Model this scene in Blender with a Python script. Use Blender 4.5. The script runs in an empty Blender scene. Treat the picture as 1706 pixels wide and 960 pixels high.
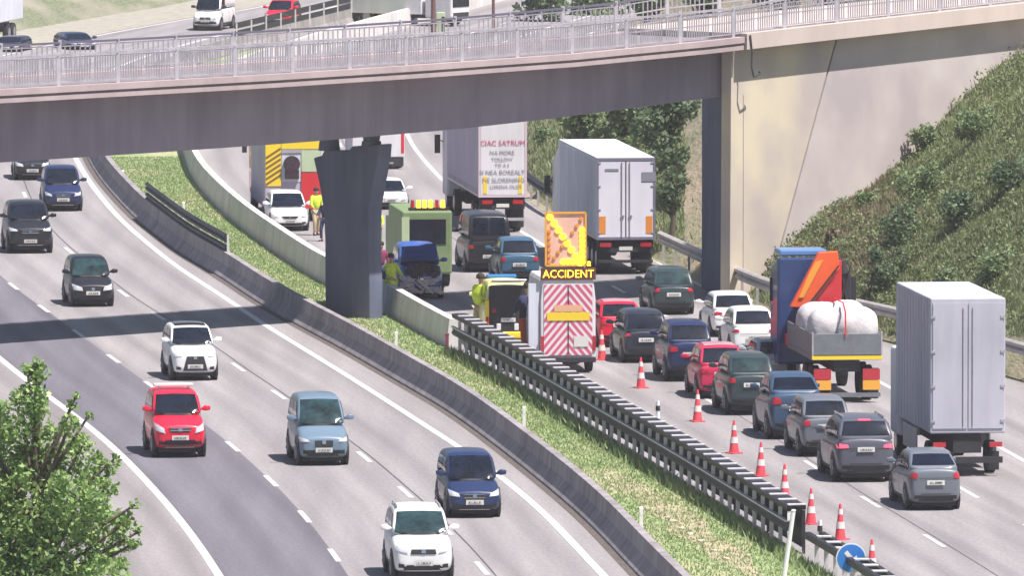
import bpy, bmesh, math, random
from mathutils import Vector, Matrix
from mathutils.bvhtree import BVHTree
random.seed(7)
sc = bpy.context.scene
COL = sc.collection
R = math.radians
# ------------------------------------------------------------------ camera
F = 18300.0                      # focal length in photograph pixels (1706 wide)
ALPHA = math.atan(1280 / F)
CH = 30.2
CY = -432.0
cam_d = bpy.data.cameras.new('camera'); cam = bpy.data.objects.new('camera', cam_d); COL.objects.link(cam)
cam.location = (0, CY, CH); cam.rotation_euler = (math.pi / 2 - ALPHA, 0, 0)
cam_d.sensor_width = 36; cam_d.lens = 36 * F / 1706; cam_d.clip_start = 5; cam_d.clip_end = 6000
sc.camera = cam
# ------------------------------------------------------------------ light
SUN_EL, SUN_H = R(64), Vector((0.80, -0.60))
w = bpy.data.worlds.new('World'); sc.world = w; w.use_nodes = True
nt = w.node_tree; nt.nodes.clear()
sky = nt.nodes.new('ShaderNodeTexSky'); sky.sky_type = 'NISHITA'; sky.sun_disc = False
sky.sun_elevation = SUN_EL; sky.sun_rotation = math.atan2(SUN_H.x, SUN_H.y); sky.air_density = 1.0; sky.dust_density = 1.5
bg = nt.nodes.new('ShaderNodeBackground'); bg.inputs[1].default_value = 0.062
wo = nt.nodes.new('ShaderNodeOutputWorld')
nt.links.new(sky.outputs[0], bg.inputs[0]); nt.links.new(bg.outputs[0], wo.inputs[0])
sd = bpy.data.lights.new('sun', 'SUN'); sd.energy = 5.0; sd.angle = R(0.6); sd.color = (1.0, 0.93, 0.90)
so = bpy.data.objects.new('sun', sd); COL.objects.link(so)
sv = Vector((SUN_H.x * math.cos(SUN_EL), SUN_H.y * math.cos(SUN_EL), math.sin(SUN_EL)))
so.rotation_euler = sv.to_track_quat('Z', 'Y').to_euler(); so.location = (40, -40, 80)
sc.view_settings.view_transform = 'Standard'; sc.view_settings.look = 'None'; sc.view_settings.gamma = 1
sc.view_settings.exposure = 0.66
sc.cycles.max_bounces = 5; sc.cycles.volume_bounces = 0; sc.cycles.diffuse_bounces = 2; sc.cycles.transparent_max_bounces = 6
try: sc.cycles.use_denoising = True
except Exception: pass

# ------------------------------------------------------------------ picture -> world
CA, SA = math.cos(ALPHA), math.sin(ALPHA)
def ray(u, v):
    x = (u - 853) / F; y = -(v - 480) / F
    return Vector((x, CA + y * SA, -SA + y * CA))
def P(u, v, z=0.0):
    d = ray(u, v); t = (z - CH) / d.z
    return Vector((d.x * t, CY + d.y * t, z))
def hit_wall(u, v, p0, d2):
    r = ray(u, v); n = Vector((-d2.y, d2.x))
    t = ((p0.x - 0) * n.x + (p0.y - CY) * n.y) / (r.x * n.x + r.y * n.y)
    return Vector((r.x * t, CY + r.y * t, CH + r.z * t))
def S(v): return (F * SA + (v - 480) * CA) / CH          # pixels per metre at a ground row
def interp(x, tab):
    if x <= tab[0][0]: a, b = tab[0], tab[1]
    elif x >= tab[-1][0]: a, b = tab[-2], tab[-1]
    else:
        for a, b in zip(tab, tab[1:]):
            if a[0] <= x <= b[0]: break
    return a[1] + (b[1] - a[1]) * (x - a[0]) / (b[0] - a[0])
def smooth_line(px, step=1.5, z=0.0):
    pts = [P(u, v).to_2d() for u, v in px]
    pts = [pts[0] * 2 - pts[1]] + pts + [pts[-1] * 2 - pts[-2]]
    out = []
    for i in range(1, len(pts) - 2):
        a, b, c, d = pts[i - 1:i + 3]
        n = max(2, int((c - b).length / step))
        for k in range(n):
            t = k / n
            out.append(0.5 * ((2 * b) + (c - a) * t + (2 * a - 5 * b + 4 * c - d) * t * t + (3 * b - a - 3 * c + d) * t ** 3))
    out.append(pts[-2])
    for _ in range(12):                      # hand-read points: relax the little kinks
        out = [out[0]] + [(out[i - 1] + out[i] * 2 + out[i + 1]) / 4 for i in range(1, len(out) - 1)] + [out[-1]]
    return out
def offset(line, d):                         # d > 0: to the left of travel
    o = []
    for i, p in enumerate(line):
        t = (line[min(i + 1, len(line) - 1)] - line[max(i - 1, 0)]).normalized()
        o.append(p + Vector((-t.y, t.x)) * d)
    return o
def resample(line, step):
    out = [line[0]]; acc = 0
    for a, b in zip(line, line[1:]):
        L = (b - a).length
        while acc + L >= step:
            f = (step - acc) / L; a = a + (b - a) * f; out.append(a.copy()); L = (b - a).length; acc = 0
        acc += L
    return out
def tangent(line, p):
    i = min(range(len(line)), key=lambda k: (line[k] - p).length_squared)
    return (line[min(i + 6, len(line) - 1)] - line[max(i - 6, 0)]).normalized()

# ------------------------------------------------------------------ materials
def mat(name, col, rough=0.7, metal=0.0, noise=0.0, nscale=8.0, bump=0.0, bscale=60.0, col2=None, coat=0.0, emit=None, es=0.0, spec=None):
    m = bpy.data.materials.new(name); m.use_nodes = True; n = m.node_tree.nodes; l = m.node_tree.links
    b = n['Principled BSDF']; b.inputs['Base Color'].default_value = (*col, 1)
    b.inputs['Roughness'].default_value = rough; b.inputs['Metallic'].default_value = metal
    if coat: b.inputs['Coat Weight'].default_value = coat; b.inputs['Coat Roughness'].default_value = 0.04
    if spec is not None: b.inputs['Specular IOR Level'].default_value = spec
    tc = n.new('ShaderNodeTexCoord')
    if noise or col2:
        t = n.new('ShaderNodeTexNoise'); t.inputs['Scale'].default_value = nscale; t.inputs['Detail'].default_value = 5; t.inputs['Roughness'].default_value = 0.65
        l.new(tc.outputs['Object'], t.inputs['Vector'])
        r = n.new('ShaderNodeValToRGB'); r.color_ramp.elements[0].position = 0.32; r.color_ramp.elements[1].position = 0.68
        c2 = col2 or tuple(c * (1 - noise) for c in col)
        r.color_ramp.elements[0].color = (*c2, 1); r.color_ramp.elements[1].color = (*(min(1, c * (1 + noise * .4)) for c in col), 1)
        l.new(t.outputs['Fac'], r.inputs[0]); l.new(r.outputs[0], b.inputs['Base Color'])
    if bump:
        t = n.new('ShaderNodeTexNoise'); t.inputs['Scale'].default_value = bscale; t.inputs['Detail'].default_value = 3
        l.new(tc.outputs['Object'], t.inputs['Vector'])
        bp = n.new('ShaderNodeBump'); bp.inputs['Strength'].default_value = bump; bp.inputs['Distance'].default_value = 0.05
        l.new(t.outputs['Fac'], bp.inputs['Height']); l.new(bp.outputs[0], b.inputs['Normal'])
    if emit: b.inputs['Emission Color'].default_value = (*emit, 1); b.inputs['Emission Strength'].default_value = es
    return m
def asphalt(name, col, mark, lane=3.6, track=.14, ph=.0):
    """aggregate grain, long wheel-track streaks and large worn blotches"""
    m = bpy.data.materials.new(name); m.use_nodes = True; n = m.node_tree.nodes; l = m.node_tree.links
    b = n['Principled BSDF']; b.inputs['Roughness'].default_value = 0.85
    tc = n.new('ShaderNodeTexCoord')
    def nz(scale, stretch, det):
        mp = n.new('ShaderNodeMapping'); mp.inputs['Scale'].default_value = stretch; l.new(tc.outputs['Object'], mp.inputs[0])
        t = n.new('ShaderNodeTexNoise'); t.inputs['Scale'].default_value = scale; t.inputs['Detail'].default_value = det; l.new(mp.outputs[0], t.inputs['Vector']); return t
    a = nz(0.5, (1.6, 0.05, 1), 4); c = nz(9, (1, .25, 1), 6); d = nz(0.11, (1, .3, 1), 3)
    def mul(x, lo, hi):
        r = n.new('ShaderNodeMapRange'); r.inputs['From Min'].default_value = .3; r.inputs['From Max'].default_value = .7
        r.inputs['To Min'].default_value = lo; r.inputs['To Max'].default_value = hi; l.new(x.outputs['Fac'], r.inputs['Value']); return r
    m1, m2, m3 = mul(a, 1 - mark, 1 + mark * .5), mul(c, .88, 1.1), mul(d, .93, 1.06)
    q = n.new('ShaderNodeMath'); q.operation = 'MULTIPLY'; l.new(m1.outputs[0], q.inputs[0]); l.new(m2.outputs[0], q.inputs[1])
    q2 = n.new('ShaderNodeMath'); q2.operation = 'MULTIPLY'; l.new(q.outputs[0], q2.inputs[0]); l.new(m3.outputs[0], q2.inputs[1])
    uv = n.new('ShaderNodeUVMap'); uv.uv_map = 'lat'; sx = n.new('ShaderNodeSeparateXYZ'); l.new(uv.outputs[0], sx.inputs[0])
    ws = n.new('ShaderNodeMath'); ws.operation = 'MULTIPLY_ADD'; ws.inputs[1].default_value = 4 * math.pi / lane; ws.inputs[2].default_value = ph; l.new(sx.outputs['X'], ws.inputs[0])
    cs_ = n.new('ShaderNodeMath'); cs_.operation = 'COSINE'; l.new(ws.outputs[0], cs_.inputs[0])
    tr_ = n.new('ShaderNodeMapRange'); tr_.inputs['From Min'].default_value = -.2; tr_.inputs['From Max'].default_value = 1; tr_.inputs['To Min'].default_value = 1.0 + track * .2; tr_.inputs['To Max'].default_value = 1 - track; l.new(cs_.outputs[0], tr_.inputs['Value'])
    mp2 = n.new('ShaderNodeMapping'); mp2.inputs['Scale'].default_value = (1.3, .03, 1); l.new(uv.outputs[0], mp2.inputs[0]); t3 = n.new('ShaderNodeTexNoise'); t3.inputs['Scale'].default_value = 1; t3.inputs['Detail'].default_value = 6; l.new(mp2.outputs[0], t3.inputs['Vector'])
    m4 = mul(t3, 1 - track * 1.1, 1 + track * .6)
    q3 = n.new('ShaderNodeMath'); q3.operation = 'MULTIPLY'; l.new(q2.outputs[0], q3.inputs[0]); l.new(tr_.outputs[0], q3.inputs[1])
    q4 = n.new('ShaderNodeMath'); q4.operation = 'MULTIPLY'; l.new(q3.outputs[0], q4.inputs[0]); l.new(m4.outputs[0], q4.inputs[1])
    v = n.new('ShaderNodeVectorMath'); v.operation = 'SCALE'; v.inputs[0].default_value = col; l.new(q4.outputs[0], v.inputs['Scale'])
    l.new(v.outputs[0], b.inputs['Base Color'])
    return m
def streaky(name, col, dark, amount=.5, sx=1.2, sz=.12):
    """weathered concrete: vertical runs plus blotches"""
    m = bpy.data.materials.new(name); m.use_nodes = True; n = m.node_tree.nodes; l = m.node_tree.links
    b = n['Principled BSDF']; b.inputs['Roughness'].default_value = 0.9
    tc = n.new('ShaderNodeTexCoord'); mp = n.new('ShaderNodeMapping'); mp.inputs['Scale'].default_value = (sx, sx, sz); l.new(tc.outputs['Object'], mp.inputs[0])
    t = n.new('ShaderNodeTexNoise'); t.inputs['Scale'].default_value = 1.4; t.inputs['Detail'].default_value = 7; l.new(mp.outputs[0], t.inputs['Vector'])
    t2 = n.new('ShaderNodeTexNoise'); t2.inputs['Scale'].default_value = .35; t2.inputs['Detail'].default_value = 5; l.new(tc.outputs['Object'], t2.inputs['Vector'])
    ad = n.new('ShaderNodeMath'); ad.operation = 'MULTIPLY_ADD'; ad.inputs[1].default_value = .5; l.new(t.outputs['Fac'], ad.inputs[0])
    h = n.new('ShaderNodeMath'); h.operation = 'MULTIPLY'; h.inputs[1].default_value = .5; l.new(t2.outputs['Fac'], h.inputs[0]); l.new(h.outputs[0], ad.inputs[2])
    r = n.new('ShaderNodeValToRGB'); r.color_ramp.elements[0].position = .38; r.color_ramp.elements[1].position = .6
    mixc = tuple(c * (1 - amount) + d * amount for c, d in zip(col, dark))
    r.color_ramp.elements[0].color = (*mixc, 1); r.color_ramp.elements[1].color = (*col, 1)
    l.new(ad.outputs[0], r.inputs[0]); l.new(r.outputs[0], b.inputs['Base Color'])
    return m
def leafy(name, a, b_, c=None):
    m = bpy.data.materials.new(name); m.use_nodes = True; n = m.node_tree.nodes; l = m.node_tree.links
    b = n['Principled BSDF']; b.inputs['Roughness'].default_value = .6
    g = n.new('ShaderNodeNewGeometry'); r = n.new('ShaderNodeValToRGB')
    r.color_ramp.elements[0].color = (*a, 1); r.color_ramp.elements[1].color = (*b_, 1)
    if c: e = r.color_ramp.elements.new(.93); e.color = (*b_, 1); r.color_ramp.elements[2].color = (*c, 1)
    l.new(g.outputs['Random Per Island'], r.inputs[0]); l.new(r.outputs[0], b.inputs['Base Color'])
    tr = n.new('ShaderNodeBsdfTranslucent'); l.new(r.outputs[0], tr.inputs[0])
    mx = n.new('ShaderNodeMixShader'); mx.inputs[0].default_value = .35
    l.new(b.outputs[0], mx.inputs[1]); l.new(tr.outputs[0], mx.inputs[2]); l.new(mx.outputs[0], n['Material Output'].inputs[0])
    return m
def grass_mat(name, g1, g2, dry, dry_pos=.6):
    m = bpy.data.materials.new(name); m.use_nodes = True; n = m.node_tree.nodes; l = m.node_tree.links
    b = n['Principled BSDF']; b.inputs['Roughness'].default_value = .9
    tc = n.new('ShaderNodeTexCoord')
    def nz(s, st=(1, .3, 1), d=5):
        mp = n.new('ShaderNodeMapping'); mp.inputs['Scale'].default_value = st; l.new(tc.outputs['Object'], mp.inputs[0])
        t = n.new('ShaderNodeTexNoise'); t.inputs['Scale'].default_value = s; t.inputs['Detail'].default_value = d; l.new(mp.outputs[0], t.inputs['Vector']); return t
    a = nz(5); c = nz(.45)
    r = n.new('ShaderNodeValToRGB'); r.color_ramp.elements[0].position = .35; r.color_ramp.elements[1].position = .65
    r.color_ramp.elements[0].color = (*g1, 1); r.color_ramp.elements[1].color = (*g2, 1); l.new(a.outputs['Fac'], r.inputs[0])
    r2 = n.new('ShaderNodeValToRGB'); r2.color_ramp.elements[0].position = dry_pos - .14; r2.color_ramp.elements[1].position = dry_pos + .1; l.new(c.outputs['Fac'], r2.inputs[0])
    mx = n.new('ShaderNodeMix'); mx.data_type = 'RGBA'; l.new(r2.outputs[0], mx.inputs[0]); l.new(r.outputs[0], mx.inputs[6]); mx.inputs[7].default_value = (*dry, 1)
    l.new(mx.outputs[2], b.inputs['Base Color'])
    bp = n.new('ShaderNodeBump'); bp.inputs['Strength'].default_value = .8; bp.inputs['Distance'].default_value = .12; l.new(a.outputs['Fac'], bp.inputs['Height']); l.new(bp.outputs[0], b.inputs['Normal'])
    return m

M = {}
M['road'] = asphalt('asphalt_light', (.285, .268, .270), .13)
M['road_dark'] = asphalt('asphalt_dark', (.155, .148, .172), .14)
M['shoulder'] = asphalt('asphalt_shoulder', (.27, .25, .25), .12)
M['marking'] = mat('road_paint', (.62, .60, .60), .6, noise=.28, nscale=5)
M['tar'] = mat('tar_seam', (.1, .09, .10), .8, noise=.4, nscale=3)
M['gutter'] = mat('gutter_dirt', (.12, .10, .09), .95, noise=.4, nscale=3)
M['barrier'] = streaky('barrier_concrete', (.34, .31, .32), (.13, .12, .13), .7, 1.2, .5)
M['barrier_light'] = streaky('barrier_light_concrete', (.66, .64, .62), (.38, .36, .34), .6, 1.6, .3)
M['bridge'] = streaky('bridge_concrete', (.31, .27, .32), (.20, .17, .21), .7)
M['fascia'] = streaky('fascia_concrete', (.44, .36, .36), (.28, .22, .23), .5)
M['pier'] = streaky('pier_concrete_shaded', (.13, .15, .22), (.06, .07, .12), .6)  # dark navy puts the under-deck shade on pier and abutment into the colour
M['wing'] = streaky('wing_concrete', (.62, .55, .41), (.42, .37, .36), .85, .35, .22)
M['wing2'] = streaky('wing_render', (.56, .51, .48), (.38, .33, .34), .8, .3, .2)
M['deck'] = asphalt('deck_asphalt', (.27, .25, .26), .1)
M['galv'] = mat('galvanised_steel', (.46, .45, .48), .5, .35, noise=.2, nscale=2)
M['rail_dark'] = mat('weathered_rail', (.032, .030, .042), .6, .3, noise=.4, nscale=4)
M['rail_white'] = mat('pale_steel', (.66, .65, .66), .5, .1, noise=.2, nscale=3)
M['grass_gnd'] = grass_mat('median_turf', (.20, .28, .11), (.32, .39, .18), (.44, .40, .25), .58)
M['bank'] = grass_mat('bank_turf', (.15, .17, .09), (.24, .24, .13), (.33, .27, .19), .52)
M['land'] = grass_mat('far_turf', (.12, .14, .08), (.20, .22, .13), (.27, .25, .19), .58)
M['verge'] = mat('dry_verge', (.36, .34, .28), .95, noise=.3, nscale=1.2)
M['soil'] = mat('bare_soil', (.43, .38, .24), .95, noise=.4, nscale=2)
M['blade'] = leafy('grass_blades', (.20, .29, .11), (.33, .41, .19), (.46, .44, .28))
M['blade_dry'] = leafy('dry_weed_blades', (.17, .14, .08), (.32, .26, .17), (.38, .27, .22))
M['blade_green'] = leafy('bank_grass_blades', (.15, .20, .08), (.25, .30, .14), (.35, .33, .20))
M['scrub'] = leafy('scrub_leaves', (.12, .17, .07), (.24, .29, .12), (.32, .28, .18))
M['leaf'] = leafy('leaves_bright', (.13, .25, .08), (.36, .50, .17), (.54, .60, .30))
M['leaf_dark'] = leafy('leaves_dark', (.09, .14, .07), (.18, .25, .13))
M['leaf_mid'] = leafy('leaves_mid', (.14, .21, .10), (.30, .38, .18))
M['bark'] = mat('bark', (.12, .09, .07), .95, noise=.4, nscale=10)
M['glass'] = mat('car_glass', (.009, .014, .028), .08, spec=.35, noise=.6, nscale=2.2)
M['glass_green'] = mat('car_glass_green', (.025, .055, .062), .08, spec=.4, noise=.75, nscale=2.6)
M['tyre'] = mat('tyre_rubber', (.02, .02, .022), .85)
M['rim'] = mat('alloy_rim', (.35, .35, .37), .3, .8)
M['trim'] = mat('black_trim', (.022, .022, .026), .6)
M['grille'] = mat('grille_plastic', (.03, .03, .035), .45)
M['chrome'] = mat('chrome', (.7, .7, .72), .15, 1.0)
M['headlamp'] = mat('headlamp_lens', (.62, .64, .68), .1, 0.1, coat=.8)
M['lamp_red'] = mat('tail_lens', (.45, .015, .03), .2, coat=.6)
M['brake_on'] = mat('brake_light_lit', (.8, .05, .07), .2, emit=(1, .06, .12), es=1.6)
M['plate'] = mat('plate_white', (.66, .66, .62), .5)
M['plate_ink'] = mat('plate_ink', (.08, .08, .1), .6)
M['white'] = mat('white_paint', (.74, .74, .74), .35, coat=.5, noise=.05, nscale=2)
M['white_panel'] = streaky('white_panel', (.74, .72, .74), (.50, .48, .48), .5, 1.5, .3)
M['grey_panel'] = streaky('grey_panel', (.50, .50, .57), (.30, .30, .36), .5, 1.5, .25)
M['door_pale'] = streaky('pale_door_panel', (.85, .84, .92), (.55, .54, .62), .4, 1.5, .25)
M['violet_tarp'] = streaky('shaded_violet_tarpaulin', (.50, .45, .54), (.34, .31, .37), .5, 1.5, .25)  # violet grey holds the shade of the lorry's side as colour
M['silver_tarp'] = streaky('silver_tarpaulin', (.66, .68, .76), (.42, .43, .48), .5, 1.5, .3)
M['under'] = mat('chassis_dirt', (.03, .03, .035), .8, noise=.3, nscale=4)
M['alu'] = mat('dropside_aluminium', (.22, .24, .26), .45, .4, noise=.2, nscale=3)
M['yellow'] = mat('reflective_yellow', (.85, .62, .03), .5)
M['hivis'] = mat('hi_vis_yellow', (.62, .80, .05), .7, noise=.2, nscale=6, emit=(.6, .8, .05), es=0.0)
M['orange'] = mat('orange_paint', (.85, .12, .03), .5, noise=.1, nscale=3)
M['cone_red'] = mat('cone_red', (.82, .085, .11), .5, noise=.15, nscale=8)
M['cone_white'] = mat('cone_white', (.78, .68, .66), .5)
M['red'] = mat('red_paint', (.62, .02, .03), .35, coat=.5)
M['pink_red'] = mat('reflective_red', (.62, .12, .20), .5)
M['sheet_white'] = mat('reflective_white', (.80, .72, .74), .5)
M['boom_y'] = mat('boom_amber', (.85, .34, .04), .5)
M['bag'] = mat('white_bulk_bag', (.60, .57, .58), .85, bump=1.0, bscale=2.2, noise=.22, nscale=2)
M['lamp_amber'] = mat('amber_lamp_lit', (.9, .5, .02), .4, emit=(1, .62, .02), es=2.2)
M['lamp_off'] = mat('amber_lamp_off', (.80, .30, .05), .4)
M['led_text'] = mat('amber_led', (1, .5, .05), .4, emit=(1, .45, .03), es=2.5)
M['led_back'] = mat('led_board', (.10, .035, .02), .6)
M['board'] = mat('arrow_board_sheet', (.80, .48, .36), .6, noise=.1, nscale=4)
M['amber_frame'] = mat('orange_frame', (.8, .38, .05), .5)
M['sign_blue'] = mat('sign_blue', (.03, .20, .62), .4)
M['sign_white'] = mat('sign_white', (.80, .80, .80), .4)
M['skin'] = mat('skin', (.50, .30, .22), .6)
M['navy_cloth'] = mat('navy_cloth', (.03, .035, .09), .85)
M['maroon_cloth'] = mat('maroon_cloth', (.22, .03, .09), .85)
M['orange_cloth'] = mat('orange_cloth', (.85, .14, .04), .8)
M['beige_cloth'] = mat('beige_cloth', (.45, .36, .22), .8)
M['hair'] = mat('dark_hair', (.03, .02, .015), .8)
M['army'] = mat('olive_paint', (.20, .28, .13), .6, noise=.15, nscale=2)
M['army_light'] = mat('pale_olive_paint', (.48, .58, .36), .6, noise=.1, nscale=2)
M['wreck'] = mat('crumpled_metal', (.72, .60, .60), .6, .1, noise=.4, nscale=9)
M['engine'] = mat('engine_parts', (.06, .035, .045), .6, .2, noise=.6, nscale=12)
M['text_red'] = mat('red_lettering', (.55, .08, .16), .6)
M['text_grey'] = mat('grey_lettering', (.27, .27, .33), .6)
M['stone'] = mat('limestone', (.55, .50, .40), .9, noise=.2, nscale=3)
M['cable'] = mat('black_cable', (.04, .04, .045), .7)
M['pole_brown'] = mat('brown_pole', (.16, .08, .08), .8)
M['render'] = mat('house_render', (.62, .58, .52), .9, noise=.1, nscale=1)
def paint(name, col): return mat(name, col, .36, .0, coat=.4, noise=.06, nscale=1.5, spec=.3)

# ------------------------------------------------------------------ mesh helpers
class MB:
    def __init__(s): s.v = []; s.f = []; s.m = []
    def poly(s, pts, m=0):
        i = len(s.v); s.v += [tuple(p) for p in pts]; s.f.append(tuple(range(i, i + len(pts)))); s.m.append(m)
    def box(s, x0, x1, y0, y1, z0, z1, m=0):
        i = len(s.v)
        s.v += [(x0, y0, z0), (x1, y0, z0), (x1, y1, z0), (x0, y1, z0), (x0, y0, z1), (x1, y0, z1), (x1, y1, z1), (x0, y1, z1)]
        for f in ((0, 3, 2, 1), (4, 5, 6, 7), (0, 1, 5, 4), (1, 2, 6, 5), (2, 3, 7, 6), (3, 0, 4, 7)): s.f.append(tuple(i + k for k in f)); s.m.append(m)
        return s
    def loft(s, rings, m=0, cap=True, closed=True):
        n = len(rings[0]); i = len(s.v)
        for r in rings: s.v += [tuple(p) for p in r]
        for a in range(len(rings) - 1):
            for b in range(n if closed else n - 1):
                c = (b + 1) % n
                s.f.append((i + a * n + b, i + a * n + c, i + (a + 1) * n + c, i + (a + 1) * n + b)); s.m.append(m)
        if cap:
            s.f.append(tuple(i + k for k in reversed(range(n)))); s.m.append(m)
            s.f.append(tuple(i + (len(rings) - 1) * n + k for k in range(n))); s.m.append(m)
        return s
    def tube(s, a, b, r0, r1=None, n=8, m=0):
        a = Vector(a); b = Vector(b); r1 = r0 if r1 is None else r1
        q = (b - a).to_track_quat('Z', 'Y')
        rings = [[p + q @ Vector((math.cos(2 * math.pi * k / n) * r, math.sin(2 * math.pi * k / n) * r, 0)) for k in range(n)] for p, r in ((a, r0), (b, r1))]
        return s.loft(rings, m)
    def bar(s, a, b, wx, wz, m=0):
        a = Vector(a); b = Vector(b); d = (b - a).normalized(); side = d.cross(Vector((0, 0, 1)))
        side = side.normalized() if side.length > 1e-4 else Vector((1, 0, 0)); up = side.cross(d)
        rings = [[p + side * (sx * wx / 2) + up * (sz * wz / 2) for sx, sz in ((-1, -1), (1, -1), (1, 1), (-1, 1))] for p in (a, b)]
        return s.loft(rings, m)
    def build(s, name, mats, parent=None, smooth=False, bevel=0, sub=0):
        me = bpy.data.meshes.new(name); me.from_pydata(s.v, [], s.f)
        if not isinstance(mats, (list, tuple)): mats = [mats]
        for m in mats: me.materials.append(m)
        if len(mats) > 1: me.polygons.foreach_set('material_index', s.m)
        bm = bmesh.new(); bm.from_mesh(me); bmesh.ops.recalc_face_normals(bm, faces=bm.faces); bm.to_mesh(me); bm.free()
        o = bpy.data.objects.new(name, me); COL.objects.link(o)
        if smooth: me.polygons.foreach_set('use_smooth', [True] * len(me.polygons))
        if bevel:
            b = o.modifiers.new('b', 'BEVEL'); b.width = bevel; b.segments = 2; b.limit_method = 'ANGLE'
        if sub:
            b = o.modifiers.new('s', 'SUBSURF'); b.levels = sub; b.render_levels = sub
        if parent: o.parent = parent
        return o
def thing(name, label, cat, loc=(0, 0, 0), rz=0, group=None):
    o = bpy.data.objects.new(name, None); COL.objects.link(o); o.empty_display_size = .3
    o.location = loc; o.rotation_euler = (0, 0, rz); return tag(o, label, cat, group)
def tag(o, label, cat, group=None):
    o['label'] = label; o['category'] = cat
    if group: o['group'] = group
    return o
def struct(o): o['kind'] = 'structure'; return o
def copy_tree(o, parent=None):
    c = o.copy(); COL.objects.link(c); c.parent = parent
    for ch in o.children: copy_tree(ch, c)
    return c
def heading(d): return math.atan2(-d.x, d.y)
def text_mesh(txt, size, material, name, parent, loc, rot, extrude=.004, wscale=1.0, align='CENTER'):
    cu = bpy.data.curves.new('t', 'FONT'); cu.body = txt; cu.size = size; cu.align_x = align; cu.align_y = 'CENTER'; cu.extrude = extrude; cu.resolution_u = 2
    t = bpy.data.objects.new('t', cu); COL.objects.link(t)
    bpy.context.view_layer.update()
    me = bpy.data.meshes.new_from_object(t.evaluated_get(bpy.context.evaluated_depsgraph_get()))
    bpy.data.objects.remove(t); me.name = name
    me.transform(Matrix.Rotation(rot[2], 4, 'Z') @ Matrix.Rotation(rot[1], 4, 'Y') @ Matrix.Rotation(rot[0], 4, 'X') @ Matrix.Scale(wscale, 4, (1, 0, 0)))
    me.materials.clear(); me.materials.append(material)
    o = bpy.data.objects.new(name, me); COL.objects.link(o); o.location = loc
    if parent: o.parent = parent
    return o

# ------------------------------------------------------------------ road lines (read off the photograph)
EXT = 1
C_L = smooth_line([(1010 + 190, 1160), (1105, 1060), (1010, 965), (900, 850), (800, 770), (700, 704), (600, 640), (500, 578), (440, 541), (380, 500), (300, 448), (250, 409), (200, 365), (160, 318), (138, 285), (122, 255), (110, 215), (120, 170), (170, 125), (260, 88), (400, 50), (580, 5), (760, -50), (900, -100)])
L1 = smooth_line([(470, 1160), (415, 1050), (365, 960), (310, 880), (260, 820), (200, 757), (140, 705), (70, 653), (0, 598), (-70, 535), (-130, 470), (-175, 400), (-200, 330), (-205, 260), (-190, 200), (-140, 150), (-60, 110), (50, 82), (200, 52), (340, 27), (440, 10), (600, -30), (780, -90)])
LA = smooth_line([(690, 1160), (640, 1060), (590, 975), (553, 920), (507, 860), (453, 803), (400, 755), (345, 710), (229, 627), (175, 588), (75, 516), (28, 482), (-20, 440), (-60, 390), (-80, 330), (-90, 270)])
LB = smooth_line([(960, 1160), (890, 1060), (820, 968), (765, 905), (700, 842), (643, 793), (590, 748), (460, 655), (400, 615), (340, 572), (232, 508), (170, 462), (100, 405), (60, 360), (35, 310), (22, 265)])
B1 = smooth_line([(1290, 1190), (1180, 1080), (1060, 957), (967, 860), (843, 757), (748, 687), (677, 645), (571, 583), (500, 545), (435, 508), (360, 458), (302, 424), (260, 392), (223, 362), (188, 325), (166, 298), (145, 262), (138, 225), (150, 185), (200, 148), (300, 110), (359, 92), (600, 32), (760, -10), (950, -60)])
B2 = smooth_line([(744, 579), (677, 542), (635, 516), (590, 496), (547, 477), (514, 459), (469, 429), (402, 381), (350, 334), (319, 295), (305, 255), (300, 215), (320, 170), (400, 125), (520, 85), (680, 40), (860, -10), (1000, -60)])
GR = smooth_line([(1640, 1180), (1520, 1060), (1430, 995), (1380, 962), (1325, 930), (1300, 915), (1233, 872), (1160, 826), (1083, 779), (1000, 730), (927, 685), (850, 640), (800, 612), (756, 588)])
L2R = smooth_line([(1990, 1040), (1760, 905), (1600, 814), (1467, 735), (1300, 638), (1200, 580), (1100, 522), (1000, 465), (912, 413), (870, 387), (800, 345), (745, 307), (705, 265), (682, 232), (672, 195), (690, 150), (760, 100), (900, 50), (1040, 10), (1200, -40)])
RR = smooth_line([(2400, 840), (1900, 690), (1706, 640), (1490, 574), (1380, 550), (1280, 526), (1180, 480), (1090, 437), (1010, 405), (930, 366), (880, 334), (845, 290), (832, 240), (850, 185), (930, 125), (1060, 75), (1200, 35), (1400, -20)])
LINE1 = offset(L2R, 3.5)
EDGE_R = offset(L2R, -3.5)
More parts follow.
